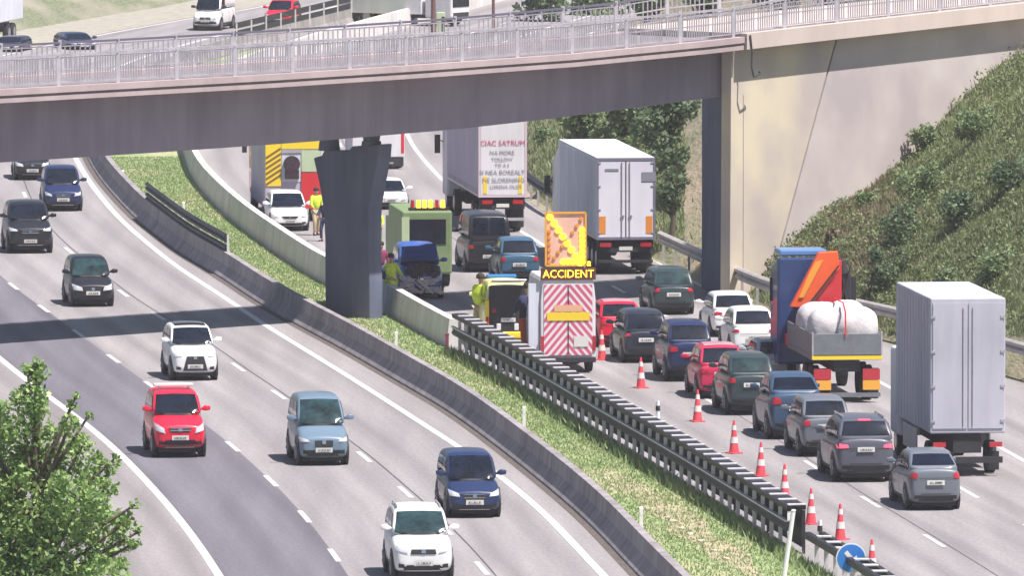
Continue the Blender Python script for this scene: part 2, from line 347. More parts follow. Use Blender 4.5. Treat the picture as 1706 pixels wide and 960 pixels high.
def ribbon(line_a, line_b, z, name, m, n=1, lat_b=False):
    """surface between two lines, resampled to equal counts"""
    k = 220
    def rs(l):
        cum = [0]
        for a, b in zip(l, l[1:]): cum.append(cum[-1] + (b - a).length)
        out = []; j = 0
        for i in range(k):
            t = cum[-1] * i / (k - 1)
            while j < len(l) - 2 and cum[j + 1] < t: j += 1
            f = (t - cum[j]) / max(1e-6, cum[j + 1] - cum[j]); out.append(l[j] + (l[j + 1] - l[j]) * f)
        return out
    a, b = rs(line_a), rs(line_b)
    b = [min(((q, (q - p).length) for q in line_b), key=lambda t: t[1])[0] if False else bb for p, bb in zip(a, b)]
    mb = MB(); uvs = []; ref = line_b if lat_b else line_a
    def lat(p):
        j = min(range(len(ref)), key=lambda t: (ref[t] - p).length_squared); j0 = max(0, min(len(ref) - 2, j)); d = (ref[j0 + 1] - ref[j0]).normalized(); w_ = p - ref[j0]
        return abs(w_.x * d.y - w_.y * d.x)
    la, lb = [lat(p) for p in a], [lat(p) for p in b]
    for i in range(k - 1):
        mb.poly([(*a[i], z), (*b[i], z), (*b[i + 1], z), (*a[i + 1], z)]); uvs += [(la[i], a[i].y), (lb[i], b[i].y), (lb[i + 1], b[i + 1].y), (la[i + 1], a[i + 1].y)]
    o = struct(mb.build(name, m)); ul = o.data.uv_layers.new(name='lat')
    vm = {}
    for f_i, pl in enumerate(o.data.polygons):
        for li in pl.loop_indices:
            co = o.data.vertices[o.data.loops[li].vertex_index].index; ul.data[li].uv = uvs[co]
    return o
def stripe(mb, line, width, z, on=None, off=None, phase=0.0, lo=None, hi=None):
    pts = resample(line, .5); a = offset(pts, width / 2); b = offset(pts, -width / 2)
    for i in range(len(pts) - 1):
        d = i * .5 + phase
        if on and (d % (on + off)) >= on: continue
        if lo is not None and not (lo <= pts[i].y <= hi): continue
        mb.poly([(*a[i], z), (*b[i], z), (*b[i + 1], z), (*a[i + 1], z)])
# ground
g = MB()
g.box(-900, 900, -420, 1500, -1.2, -.03)
ground = struct(g.build('ground', M['land']))
ribbon(offset(L1, 4.2), offset(B1, -.1), 0, 'left_carriageway', M['road'], lat_b=True)
ribbon(offset(L1, 4.2), offset(L1, .05), .004, 'left_shoulder', M['shoulder'])
# dark resurfaced lane: between L1 and LA up to the top of LA
topLA = LA[-1]
l1cut = [p for p in L1[:len(L1)]]
kk = min(range(len(L1)), key=lambda i: (L1[i] - topLA).length)
dark_lane = ribbon(L1[:kk], LA[:-4], .004, 'dark_asphalt_lane', M['road_dark'])
med_r = list(GR[:-1]) + list(B2)
ribbon(list(GR) + B2[1:], RR, .0, 'right_carriageway', M['road'])
ribbon(offset(B1, -.5), offset(list(GR) + B2[1:], .0), .01, 'median_ground', M['grass_gnd'])
mk = MB()
stripe(mk, L1, .26, .009); stripe(mk, C_L, .26, .009)
stripe(mk, LA, .17, .009, 4, 8.7, 2.0); stripe(mk, LB, .17, .009, 4, 8.7, 6)
stripe(mk, LINE1, .16, .009, 4, 9, 3); stripe(mk, L2R, .17, .009, 4, 9, 0, -500, P(912, 413).y); stripe(mk, L2R, .22, .009, None, None, 0, P(912, 413).y, 2000)
stripe(mk, EDGE_R, .2, .009)
struct(mk.build('road_markings', M['marking']))
tm = MB(); stripe(tm, offset(LB, -.22), .05, .007); stripe(tm, offset(LINE1, -.2), .035, .007) 
struct(tm.build('asphalt_seam', M['tar']))
gu = MB(); stripe(gu, offset(B1, .14), .22, .0065)
struct(gu.build('gutter_line', M['gutter']))
# bare soil streak on the median
mb = MB(); mid = smooth_line([(1290, 985), (1215, 925), (1140, 872), (1075, 825), (1010, 782)]); n = len(mid)
a = [p + Vector((-1, 0)) * (.15 + .55 * math.sin(math.pi * i / (n - 1)) * (1 + .4 * math.sin(i * 1.3))) for i, p in enumerate(mid)]
b = [p + Vector((1, 0)) * (.1 + .45 * math.sin(math.pi * i / (n - 1)) * (1 + .5 * math.cos(i * .9))) for i, p in enumerate(mid)]
for i in range(n - 1): mb.poly([(*a[i], .018), (*b[i], .018), (*b[i + 1], .018), (*a[i + 1], .018)])
struct(mb.build('bare_soil', M['soil']))
# right-hand embankment
def bank_noise(p, k): return .35 * math.sin(p.x * .7 + k) + .3 * math.sin(p.y * .23 + k * 2) + .15 * math.sin(p.y * .9 + p.x)
def bank_z(d, p, k=0):
    z = interp(d, [(0, 0), (.35, .02), (1.3, .85), (3.3, 2.5), (7, 5.0), (10, 7.2), (13, 8.6), (18, 9.4), (40, 10.5), (90, 12)])
    return z + (bank_noise(p, k) * min(1, max(0, (d - .8) / 3)))
offs = [0, .35, .8, 1.4, 2.2, 3, 4, 5, 6, 7, 8.5, 10, 11.5, 13, 15, 18, 24, 34, 50, 90]
lines = [offset(RR, -d) for d in offs]
mb = MB()
for i in range(0, len(RR) - 2, 2):
    for k in range(len(offs) - 1):
        q = [(lines[k][i], offs[k]), (lines[k + 1][i], offs[k + 1]), (lines[k + 1][i + 2], offs[k + 1]), (lines[k][i + 2], offs[k])]
        mb.poly([(p.x, p.y, bank_z(d, p)) for p, d in q])
bm_bank = mb.build('embankment', M['bank'], smooth=True); struct(bm_bank)
# far-left verge and bank
VL = offset(L1, .4)
upper = [p for p in L1 if p.y > P(0, 108).y]
ribbon(offset(upper, 6.0), offset(upper, .3), .016, 'dry_verge', M['verge'])
u1, u2, u3, u4 = offset(upper, 6), offset(upper, 9), offset(upper, 11.5), offset(upper, 60)
mb = MB()
for i in range(len(upper) - 1):
    for A_, B_, za, zb in ((u1, u2, 0, .8), (u2, u3, .8, 1.6), (u3, u4, 1.6, 3.5)):
        mb.poly([(*A_[i], za), (*B_[i], zb), (*B_[i + 1], zb), (*A_[i + 1], za)])
struct(mb.build('far_bank', M['land'], smooth=True))

# ------------------------------------------------------------------ concrete barriers
def sweep(line, prof, name, m, parent=None, zf=None):
    mb = MB(); rings = []
    for i, p in enumerate(line):
        t = (line[min(i + 1, len(line) - 1)] - line[max(i - 1, 0)]).normalized(); nrm = Vector((-t.y, t.x))
        rings.append([(p.x + nrm.x * o, p.y + nrm.y * o, z) for o, z in prof])
    mb.loft(rings); return mb.build(name, m, parent)
NJ = [(.46, 0), (.46, .06), (.17, .44), (.12, .92), (-.12, .92), (-.17, .44), (-.34, .09), (-.34, 0)]
NJ2 = [(.26, 0), (.22, .45), (.15, 1.04), (-.15, 1.04), (-.22, .45), (-.26, 0)]
pier_c = P(590, 529).to_2d()
b1 = sweep(offset(resample(B1, 2), -.46), NJ, 'concrete_barrier', M['barrier'])
tag(b1, 'long dark weathered concrete barrier between the left carriageway and the grass median', 'barrier')
ihole = [p for p in B2]
b2 = sweep(offset(resample(B2, 2), -.26), NJ2, 'concrete_barrier', M['barrier_light'])
tag(b2, 'pale grey concrete barrier on the far side of the grass, passing behind the bridge pier', 'barrier')
# red end marker at the wall end
e = P(745, 584); mb = MB(); mb.box(-.06, .06, -.04, .04, 0, .55, 0); mb.box(-.075, .075, -.05, .05, .55, .62, 0)
tag(mb.build('marker_post', M['maroon_cloth'], bevel=.01), 'short dark red post at the end of the pale concrete barrier', 'post').location = e

# ------------------------------------------------------------------ guard rails
W_PROF = [(-.02, -.17), (.05, -.12), (.05, -.05), (-.02, 0), (.05, .05), (.05, .12), (-.02, .17), (-.05, .17), (-.05, -.17)]
def rail_sweep(line, z, name, m, parent, prof=W_PROF, side=1):
    return sweep(line, [(o * side, z + q) for o, q in prof], name, m, parent)
M['post_white'] = mat('pale_post', (.82, .80, .80), .5, 0, noise=.15, nscale=3)
def double_rail(line, label):
    root = thing('double_guard_rail', label, 'guard rail', (line[0].x, line[0].y, 0))
    inv = Vector((line[0].x, line[0].y)); ln = [p - inv for p in line]
    box = [(-.07, -.07), (.07, -.07), (.07, .07), (-.07, .07)]
    far = offset(ln, -.42)
    rail_sweep(ln, 1.36, 'top_rail', M['rail_dark'], root, box); rail_sweep(far, 1.36, 'top_rail', M['rail_dark'], root, box)
    rail_sweep(offset(ln, -.21), 1.432, 'gap_shade_plate', M['rail_dark'], root, [(-.2, -.01), (.2, -.01), (.2, .01), (-.2, .01)])  # dark sheet standing in for the shaded gap between the top rails
    rail_sweep(ln, .80, 'middle_rail_and_shade', M['rail_dark'], root, [(.04, -.15), (.09, -.06), (.04, .05), (.08, .13), (-.02, .15), (-.02, -.15)]);
    rail_sweep(far, .80, 'middle_rail_and_shade', M['rail_dark'], root, [(-.04, -.62), (.04, -.62), (.04, .44), (-.04, .44)])  # tall dark sheet added for the shade in the gaps between posts
    rail_sweep(offset(ln, .03), .965, 'rail_edge', M['rail_white'], root, [(-.03, -.02), (.09, -.02), (.09, .02), (-.03, .02)])
    st = resample(ln, 1.75); fr = offset(st, -.42)
    for k, (p, q) in enumerate(zip(st, fr)):
        d = (q - p).normalized(); t = Vector((-d.y, d.x))
        mb = MB(); mb.box(p.x - .06, p.x + .06, p.y - .06, p.y + .06, 0, .66); mb.box(p.x - .065, p.x + .055, p.y - .08, p.y - .02, .99, 1.26)
        mb.build('post', M['post_white'], root)
        mb = MB(); mb.bar((p.x - d.x * .06, p.y - d.y * .06, 1.455), (q.x + d.x * .06, q.y + d.y * .06, 1.462), .3, .03)
        mb.build('spacer', M['rail_white'], root)
        if k % 4 == 0:
            mb = MB(); mb.bar((q.x, q.y, 0), (q.x, q.y, 1.28), .1, .08); mb.build('back_post', M['rail_dark'], root)
    return root
yend = P(1325, 930).y
g_far = [p for p in GR if p.y >= yend]; g_near = [p for p in GR if p.y < yend - .8]
double_rail(g_far, 'long black and white double guard rail between the pale barrier and the white pole')
# nearer piece is lower
root = thing('double_guard_rail', 'lower stepped piece of double guard rail nearest the blue round sign', 'guard rail', (g_near[-1].x, g_near[-1].y, 0))
base = Vector((g_near[-1].x, g_near[-1].y)); ln = [p - base for p in g_near]; far = offset(ln, -.42)
box = [(-.08, -.1), (.08, -.1), (.08, .1), (-.08, .1)]
rail_sweep(ln, .86, 'top_rail', M['rail_dark'], root, box); rail_sweep(far, .86, 'top_rail', M['rail_dark'], root, box)
for p, q in zip(resample(list(reversed(ln)), 1.75)[1:], resample(list(reversed(far)), 1.75)[1:]):
    mb = MB(); mb.bar((p.x, p.y, 0), (p.x, p.y, .76), .13, .09); mb.build('post', M['rail_white'], root)
    mb = MB(); mb.bar((p.x, p.y, .985), (q.x, q.y, .985), .34, .035); mb.build('spacer', M['rail_white'], root)
# single rails
def single_rail(line, label, h=1.0, side=1, m1='galv', spacing=3.6, two=False, base_z=0.0, postm='galv', wscale=1.0):
    root = thing('guard_rail', label, 'guard rail', (line[0].x, line[0].y, base_z))
    b = Vector(line[0]); ln = [p - b for p in line]; prof = [(o * wscale, q * wscale) for o, q in W_PROF]
    rail_sweep(ln, h - .17, 'rail', M[m1], root, prof, side)
    if two: rail_sweep(ln, h - .62, 'rail', M[m1], root, prof, side)
    for p in resample(offset(ln, -.1 * side), spacing):
        mb = MB(); mb.bar((p.x, p.y, -.02), (p.x, p.y, h - .02), .09, .12); mb.build('post', M[postm], root)
    return root
seg = [p for p in RR if P(1490, 574).y - 60 < p.y < P(1100, 440).y]
M['rail_pale'] = mat('pale_galvanised', (.50, .47, .46), .55, .2, noise=.25, nscale=1.5)
near_cut = P(1286, 528).y
single_rail([p for p in seg if p.y >= near_cut], 'pale galvanised guard rail in front of the bridge abutment, ending beside the blue lorry cab', 1.28, 1, 'rail_pale', two=False, wscale=1.5)
single_rail([p for p in offset(seg, -.5) if p.y < near_cut - 1], 'galvanised guard rail at the foot of the bank behind the white bulk bags', 1.22, 1, 'rail_pale', wscale=1.3)
single_rail([p for p in RR if P(928, 365).y < p.y < P(838, 262).y], 'guard rail at the foot of the dry bank right of the white lettered lorry', 1.15, 1, 'rail_dark', wscale=1.3, spacing=4)
# rail standing on the left barrier
seg = [p for p in B1 if P(362, 459).y < p.y < P(225, 364).y]
single_rail(offset(seg, -.42), 'dark two-beam guard rail standing along the weathered barrier, ending in a curved tip', 1.62, 1, 'rail_dark', spacing=3.2, two=True, postm='rail_white', wscale=1.1)
# rails at the top of the picture, between the far carriageways
seg = [p for p in B1 if P(368, 88).y < p.y < P(640, 20).y]
single_rail(offset(seg, -.5), 'far guard rail rising above the bridge behind the small red car', 1.7, 1, 'rail_dark', spacing=4.5, two=True, postm='rail_white')
single_rail(offset(upper, 11.2)[6:], 'far pale guard rail along the top of the grassy bank at upper left', 1.9, 1, 'rail_white', spacing=8, wscale=1.5, base_z=.3)

# ------------------------------------------------------------------ bridge
AX = Vector((.7071, .7071)); PERP = Vector((.7071, -.7071))     # along the deck, towards the camera side
DECK_W = 6.9
near0 = pier_c + PERP * 4.9
LIP = [(-300, 189), (0, 172), (440, 147), (700, 130), (960, 111), (1205, 87), (1266, 79), (1546, 48), (1900, 8)]
BOT = [(-300, 291), (0, 271), (312, 251), (540, 235), (800, 213), (960, 195), (1205, 163), (1230, 160)]
def plan(u, p0=near0):
    q = hit_wall(u, 300, p0, AX); return q
us = list(range(-300, 1235, 45)) + [1240]
gird0 = near0 - PERP * 1.25
rings = []; rings_up = []; rings_lip = []; frame = []
for u in us:
    q = hit_wall(u, interp(u, LIP), near0, AX); zl = q.z
    gq = hit_wall(u, interp(u, BOT), gird0, AX); zb = gq.z
    n = q.to_2d(); frame.append((u, n, zl, zb))
def deck_ring(n, pts): return [(n.x - PERP.x * d, n.y - PERP.y * d, z) for d, z in pts]
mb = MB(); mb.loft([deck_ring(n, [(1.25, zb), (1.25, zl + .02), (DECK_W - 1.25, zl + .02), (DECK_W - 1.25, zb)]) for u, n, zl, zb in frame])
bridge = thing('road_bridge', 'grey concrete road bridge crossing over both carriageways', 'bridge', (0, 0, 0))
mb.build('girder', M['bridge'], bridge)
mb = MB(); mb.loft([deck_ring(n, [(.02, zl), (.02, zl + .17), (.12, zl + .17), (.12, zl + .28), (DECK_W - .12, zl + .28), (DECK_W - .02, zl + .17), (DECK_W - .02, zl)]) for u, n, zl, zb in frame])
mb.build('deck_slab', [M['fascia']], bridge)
mb = MB(); mb.loft([deck_ring(n, [(-.03, zl + .27), (-.03, zl + .50), (.75, zl + .50), (.75, zl + .27)]) for u, n, zl, zb in frame])
mb.build('edge_beam', [M['fascia']], bridge)
mb = MB(); mb.loft([deck_ring(n, [(DECK_W - .75, zl + .27), (DECK_W - .75, zl + .50), (DECK_W + .03, zl + .50), (DECK_W + .03, zl + .27)]) for u, n, zl, zb in frame])
mb.build('edge_beam', [M['fascia']], bridge)
mb = MB(); mb.loft([deck_ring(n, [(.76, zl + .285), (.76, zl + .38), (DECK_W - .76, zl + .38), (DECK_W - .76, zl + .285)]) for u, n, zl, zb in frame])
mb.build('roadway', [M['deck']], bridge)
# continuation over the wing wall
us2 = list(range(1242, 1900, 60))
fr2 = []
for u in us2:
    q = hit_wall(u, interp(u, LIP), near0, AX); fr2.append((u, q.to_2d(), q.z))
mb = MB(); mb.loft([deck_ring(n, [(-.08, z), (-.08, z + .62), (DECK_W, z + .62), (DECK_W, z)]) for u, n, z in fr2])
M['fascia2'] = streaky('approach_coping', (.56, .48, .43), (.42, .36, .33), .5)
mb.build('approach_slab', [M['fascia2']], bridge)
# abutment
c0 = plan(1214, gird0).to_2d(); rd = tangent(RR, c0)          # road direction
mb = MB()
zt = 9.6
ang = [c0, c0 - PERP * (DECK_W - 1.6) * 1.0, ]
far_c = c0 + Vector((-rd.y, rd.x)) * 0
L_ab = (DECK_W - 1.6) / abs(rd.dot(-PERP))
pA = c0; pB = c0 + rd * L_ab; 
ztop = frame[-1][2] + .01
ring_b = [(pA.x, pA.y), (pA.x + AX.x * 14, pA.y + AX.y * 14), (pB.x + AX.x * 14, pB.y + AX.y * 14), (pB.x, pB.y)]
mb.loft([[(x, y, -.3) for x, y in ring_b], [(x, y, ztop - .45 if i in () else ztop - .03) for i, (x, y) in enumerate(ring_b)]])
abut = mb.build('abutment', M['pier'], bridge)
# wing wall in front plane (two surfaces: stained part and paler part)
w0 = plan(1216, near0 - PERP * .58).to_2d()
def wp(u, v): q = hit_wall(u, v, near0 - PERP * .55, AX); return q
split_top, split_bot = 1385, 1290
A_ = wp(1216, 300); T1 = wp(1380, 66); Bt = wp(1268, 520); E_ = wp(2000, 300)
def wall_piece(pts, depth, name, m):
    mb = MB(); f = [Vector(p) for p in pts]; bk = [Vector((p.x - PERP.x * depth, p.y - PERP.y * depth, p.z)) for p in f]
    mb.loft([f, bk]); return mb.build(name, m, bridge)
ztw = [interp(u, [(f[0], f[2]) for f in fr2]) - .01 for u in (1242, 1380, 2000)]
def atz(u, z):
    q = wp(u, 300); return Vector((q.x, q.y, z))
wall_piece([atz(1216, -.2), atz(1268, -.2), atz(1292, 1.4), atz(1392, ztw[1]), atz(1218, ztw[0])], .5, 'wing_wall', M['wing'])
wall_piece([atz(1271, -.2), atz(2000, -.2), atz(2000, ztw[2]), atz(1395, ztw[1]), atz(1295, 1.4)], .48, 'wing_wall', M['wing2'])
for uu in (1238, 1312):
    a_, b_ = atz(uu, -.1), atz(uu, 8.0 if uu == 1238 else 7.0)
    if uu == 1238:
        mb = MB(); mb.bar(a_ + Vector((PERP.x, PERP.y, 0)) * .005, b_ + Vector((PERP.x, PERP.y, 0)) * .005, .03, .012); mb.build('wall_joint', M['bridge'], bridge)
# drain cable hanging at the joint
mb = MB(); pts = [(1250, 58), (1253, 85), (1252, 112), (1256, 128), (1266, 122), (1264, 118)]
q = [hit_wall(u, v, near0 + PERP * .12, AX) for u, v in pts]
for a, b in zip(q, q[1:]): mb.tube(a, b, .035, n=6)
mb.build('hanging_cable', M['cable'], bridge)
# pier with bearings
def pier_x(u, v):
    q = hit_wall(u, v, pier_c, PERP); return (q.to_2d() - pier_c).dot(PERP), q.z
prof = [(548, 545), (547, 470), (547, 400), (545, 352), (535, 300), (525, 262), (541, 258), (545, 250), (592, 250), (598, 243), (650, 240), (648, 262), (640, 300), (631, 345), (629, 400), (632, 470), (632, 545)]
pp = [pier_x(u, v) for u, v in prof]
pp = [(a * .88, max(-.3, z)) for a, z in pp]
mb = MB()
rg = []
for t in (-.35, .35):
    rg.append([(pier_c.x + PERP.x * a + AX.x * t, pier_c.y + PERP.y * a + AX.y * t, z) for a, z in pp])
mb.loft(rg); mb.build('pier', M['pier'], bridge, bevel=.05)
zb590 = interp(590, [(f[0], f[3]) for f in frame])
for a in (pier_x(541, 250)[0] + .25, pier_x(622, 245)[0] - .1):
    cc = pier_c + PERP * a
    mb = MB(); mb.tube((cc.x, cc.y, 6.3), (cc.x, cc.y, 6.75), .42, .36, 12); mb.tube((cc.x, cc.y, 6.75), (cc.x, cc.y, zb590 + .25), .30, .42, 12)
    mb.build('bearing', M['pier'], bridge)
# railings
def railing(off, label):
    root = thing('bridge_railing', label, 'railing')
    sts = []
    full = [(u, n, zl + .50) for u, n, zl, zb in frame] + [(u, n, z + .62) for u, n, z in fr2]
    path = [Vector((n.x - PERP.x * off, n.y - PERP.y * off, z)) for u, n, z in full]
    def at(s):
        for a, b in zip(path, path[1:]):
            L = (b - a).length
            if s <= L: return a + (b - a) * (s / L)
            s -= L
        return path[-1]
    tot = sum((b - a).length for a, b in zip(path, path[1:])); span = 2.95; n = int(tot / span); H_ = 1.12
    for k in range(n + 1):
        p = at(k * span); mb = MB(); mb.bar((p.x, p.y, p.z - .02), (p.x, p.y, p.z + H_ + .1), .12, .12); mb.build('post', M['rail_post'], root)
        if k < n:
            q = at((k + 1) * span); mb = MB(); d = (q - p)
            for h in (.12, H_ - .12, H_ * .52): mb.bar(p + d * .03 + Vector((0, 0, h)), q - d * .03 + Vector((0, 0, h)), .04, .05)
            nb = 23
            for j in range(1, nb):
                if off > 3 and j % 2: continue
                if (j + k * 3) % 11 in (3, ): continue
                c = p + d * (j / nb); mb.bar((c.x, c.y, c.z + .1), (c.x, c.y, c.z + H_ - .1), .05, .045)
            mb.build('baluster_panel', M['rail_bars'], root)
            mb = MB(); mb.bar(p + d * .0 + Vector((0, 0, H_)), q + Vector((0, 0, H_)), .11, .08); mb.build('handrail', M['rail_top'] if off > 3 else M['rail_bars'], root)
    return root
M['rail_post'] = mat('railing_post', (.58, .56, .60), .5, .1, noise=.15, nscale=2)
M['rail_bars'] = mat('railing_bars', (.44, .42, .47), .5, .2, noise=.25, nscale=2)
M['rail_top'] = mat('railing_handrail', (.14, .13, .18), .6, .2)
railing(.28, 'near railing of the bridge with pale posts and vertical bars')
railing(DECK_W - .28, 'far railing of the bridge with a dark handrail')

# ------------------------------------------------------------------ cars
TY = {  # fractions of length from the nose: screen base, screen top, roof end, tail base; fractions of height: nose, cowl, belt, tail; roof width factor
 'hatch':  dict(L=4.0,  a=.22, b=.42, c=.86, d=.985, nose=.47, cowl=.60, belt=.62, tail=.64, rw=.80, clear=.12),
 'suv':    dict(L=4.45, a=.24, b=.41, c=.88, d=.99,  nose=.53, cowl=.64, belt=.65, tail=.67, rw=.82, clear=.14),
 'mpv':    dict(L=4.35, a=.19, b=.39, c=.90, d=.99,  nose=.45, cowl=.58, belt=.61, tail=.62, rw=.82, clear=.11),
 'estate': dict(L=4.8,  a=.26, b=.43, c=.90, d=.985, nose=.48, cowl=.62, belt=.65, tail=.68, rw=.79, clear=.11),
 'sedan':  dict(L=4.6,  a=.26, b=.43, c=.76, d=.93,  nose=.48, cowl=.62, belt=.66, tail=.72, rw=.77, clear=.11),
 'van':    dict(L=4.9,  a=.13, b=.27, c=.95, d=.995, nose=.42, cowl=.54, belt=.55, tail=.56, rw=.86, clear=.11),
}
def conform(body_bvh, quad, axis, sign, name, m, parent, nu=8, nv=6, off=.012, arch=0.0):
    """patch laid on the body: quad = four (horizontal, z) corners, cast along axis"""
    a, b, c, d = [Vector(q) for q in quad]; V = []; ok = True
    for j in range(nv + 1):
        for i in range(nu + 1):
            s, t = i / nu, j / nv
            q = (a * (1 - s) + b * s) * (1 - t) + (d * (1 - s) + c * s) * t
            if arch: q = Vector((q.x, q.y + arch * (1 - (2 * s - 1) ** 2) * t))
            if axis == 'y': o = Vector((q.x, sign * 20, q.y)); dr = Vector((0, -sign, 0))
            elif axis == 'x': o = Vector((sign * 20, q.x, q.y)); dr = Vector((-sign, 0, 0))
            else: o = Vector((q.x, q.y, 20)); dr = Vector((0, 0, -1))
            h = body_bvh.ray_cast(o, dr)
            if h[0] is None: V.append(None); ok = False
            else: V.append(h[0] - dr * off + (h[1] if h[1].dot(dr) < 0 else -h[1]) * off * .5)
    mb = MB()
    idx = {}
    for k, p in enumerate(V):
        if p is not None: idx[k] = len(mb.v); mb.v.append(tuple(p))
    for j in range(nv):
        for i in range(nu):
            ks = (j * (nu + 1) + i, j * (nu + 1) + i + 1, (j + 1) * (nu + 1) + i + 1, (j + 1) * (nu + 1) + i)
            if all(k in idx for k in ks): mb.f.append(tuple(idx[k] for k in ks)); mb.m.append(0)
    if not mb.f: return None
    o = mb.build(name, m, parent, smooth=True)
    return o
def build_car(kind, label, W, H, pm, loc, rz, group=None, roof_m=None, lights_on=False, glass='glass', lower=None, chrome=False, racks=False, cat='car', name=None, L=None, face='auto', open_boot=False, grille_big=False, seed=0, plate=True):
    t = TY[kind]; L = L or t['L']; hw = W / 2
    names = {'hatch': 'hatchback_car', 'suv': 'suv_car', 'mpv': 'people_carrier_car', 'estate': 'estate_car', 'sedan': 'saloon_car', 'van': 'panel_van'}
    root = thing(name or names[kind], label, cat, loc, rz, group)
    yf = L / 2
    def Y(f): return yf - f * L
    zc = t['clear'] * H
    zn, zk, zb_, zt_ = t['nose'] * H, t['cowl'] * H, t['belt'] * H, t['tail'] * H
    st = [(0.0, .70, zc + .10 * H, zn - .10 * H), (.012, .84, zc + .03 * H, zn - .02 * H), (.06, .955, zc, zn), (.14, .99, zc - .01, zn + (zk - zn) * .5), (t['a'], 1.0, zc - .02, zk),
          (.42, 1.0, zc - .03, zb_), (.62, 1.0, zc - .03, zb_ + .01), (.82, 1.0, zc - .01, (zb_ + zt_) / 2), (.94, .975, zc + .01, zt_), (.985, .90, zc + .05 * H, zt_ - .015), (1.0, .80, zc + .12 * H, zt_ - .07 * H)]
    mb = MB(); rings = []
    for f, wf, z0, z1 in st:
        x = hw * wf; h = z1 - z0
        half = [(x * .80, z0), (x * .96, z0 + h * .10), (x, z0 + h * .38), (x * .995, z0 + h * .68), (x * .95, z0 + h * .90), (x * .80, z1)]
        ring = [(-a, b) for a, b in half][::1]
        ring = [(-a, Y(f), b) for a, b in half] + [(0, Y(f), z1 + .02 * H)] + [(a, Y(f), b) for a, b in reversed(half)] + [(0, Y(f), z0)]
        rings.append(ring)
    mb.loft(rings)
    # cabin
    a, b, c, d = t['a'], t['b'], t['c'], t['d']; zr = H * .985
    zi = zb_ - .05
    cs = [(a - .01, .86, zk - .06, zk - .03), (a + (b - a) * .5, .88, zi, zk + (zr - zk) * .56), (b, .88, zi, zr - .025 * H), (b + .06, .885, zi, zr), ((b + c) / 2, .89, zi, zr + .01 * H), (c - .04, .88, zi, zr - .005 * H), (c, .875, zi, zr - .035 * H), (c + (d - c) * .55, .86, zi, zt_ + (zr - zt_) * .42), (d, .84, zi, zt_ - .02)]
    rings = []
    for f, wf, z0, z1 in cs:
        fr = max(0, (z1 - zb_) / (zr - zb_)); xb = hw * .93; xt = hw * (.93 + (t['rw'] - .93) * min(1, fr))
        zz = max(z1, z0 + .02)
        half = [(xb, z0), (xb * .65 + xt * .35, z0 + (zz - z0) * .38), (xb * .3 + xt * .7, z0 + (zz - z0) * .75), (xt * .97, z0 + (zz - z0) * .93), (xt * .80, zz)]
        rings.append([(-x, Y(f), z) for x, z in half] + [(0, Y(f), zz + .012 * H)] + [(x, Y(f), z) for x, z in reversed(half)])
    mb.loft(rings)
    body = mb.build('body', pm, root, smooth=True, sub=2)
    bpy.context.view_layer.update()
    bvh = BVHTree.FromObject(body, bpy.context.evaluated_depsgraph_get())
    G = M[glass]
    xt = hw * t['rw']; zg0 = zk + .02 * H; zg1 = zr - .06 * H
    conform(bvh, [(-hw * .85, zg0), (hw * .85, zg0), (xt * .89, zg1), (-xt * .89, zg1)], 'y', 1, 'windscreen', G, root, 10, 8, .015, .012 * H)
    zr0 = zt_ + .045 * H
    if kind != 'van':
        conform(bvh, [(-hw * .80, zr0), (hw * .80, zr0), (xt * .86, zg1), (-xt * .86, zg1)], 'y', -1, 'rear_window', G, root, 10, 8, .015, .01 * H)
    else:
        for s in (-1, 1): conform(bvh, [(s * .05, zr0 + .04 * H), (s * hw * .72, zr0 + .04 * H), (s * xt * .78, zg1), (s * .05, zg1)], 'y', -1, 'rear_window', G, root, 6, 6, .015)
    conform(bvh, [(-hw * .80, zg0 - .028 * H), (hw * .80, zg0 - .028 * H), (hw * .82, zg0 - .004 * H), (-hw * .82, zg0 - .004 * H)], 'y', 1, 'wiper_cowl', M['trim'], root, 8, 1, .02)
    if kind != 'van': conform(bvh, [(-hw * .62, zt_ - .165 * H), (hw * .62, zt_ - .165 * H), (hw * .62, zt_ - .157 * H), (-hw * .62, zt_ - .157 * H)], 'y', -1, 'tailgate_seam', M['trim'], root, 8, 1, .012)
    for s in (-1, 1):
        for f in (a + .06, (a + c) / 2 + .035, (a + c) / 2 + .245):
            conform(bvh, [(Y(f), zc + .09 * H), (Y(f + .006), zc + .09 * H), (Y(f + .006), zb_), (Y(f), zb_)], 'x', s, 'door_seam', M['trim'], root, 1, 4, .010)
    # side glass
    wl = zb_ + .03 * H; wt = zr - .09 * H
    for s in (-1, 1):
        fa, fb, fc, fd = a + .075, b + .02, c - .02, d - .045
        if kind == 'van': segs = [(a + .06, b + .015, .40, .40)]
        else:
            m1 = (a + c) / 2 + .03; m2 = min(c - .07, m1 + .22)
            segs = [(fa, fb, m1 - .01, m1 - .01), (m1 + .01, m1 + .01, m2 - .01, m2 - .015), (m2 + .01, m2 + .005, fd - .02, fc - .01)]
        for (x0, x1, x2, x3) in segs:
            conform(bvh, [(Y(x0), wl), (Y(x2), wl), (Y(x3), wt), (Y(x1), wt)], 'x', s, 'side_window', G, root, 5, 4, .012)
    if roof_m:
        conform(bvh, [(-xt * .8, Y(b + .02)), (xt * .8, Y(b + .02)), (xt * .8, Y(c - .03)), (-xt * .8, Y(c - .03))], 'z', 1, 'roof_panel', roof_m, root, 6, 8, .012)
    # face
    LO = lower or M['trim']; vq = random.Random(label + 'b'); vb_, vi_, vr_ = vq.uniform(.45, .68), vq.uniform(.09, .15), vq.uniform(.10, .17)
    vr = random.Random(label)
    zh = zn - .045 * H + vr.uniform(-.012, .012) * H; hx_ = vr.uniform(.46, .60); hh_ = vr.uniform(.6, 1.15); hd_ = vr.uniform(-.02, .03) * H
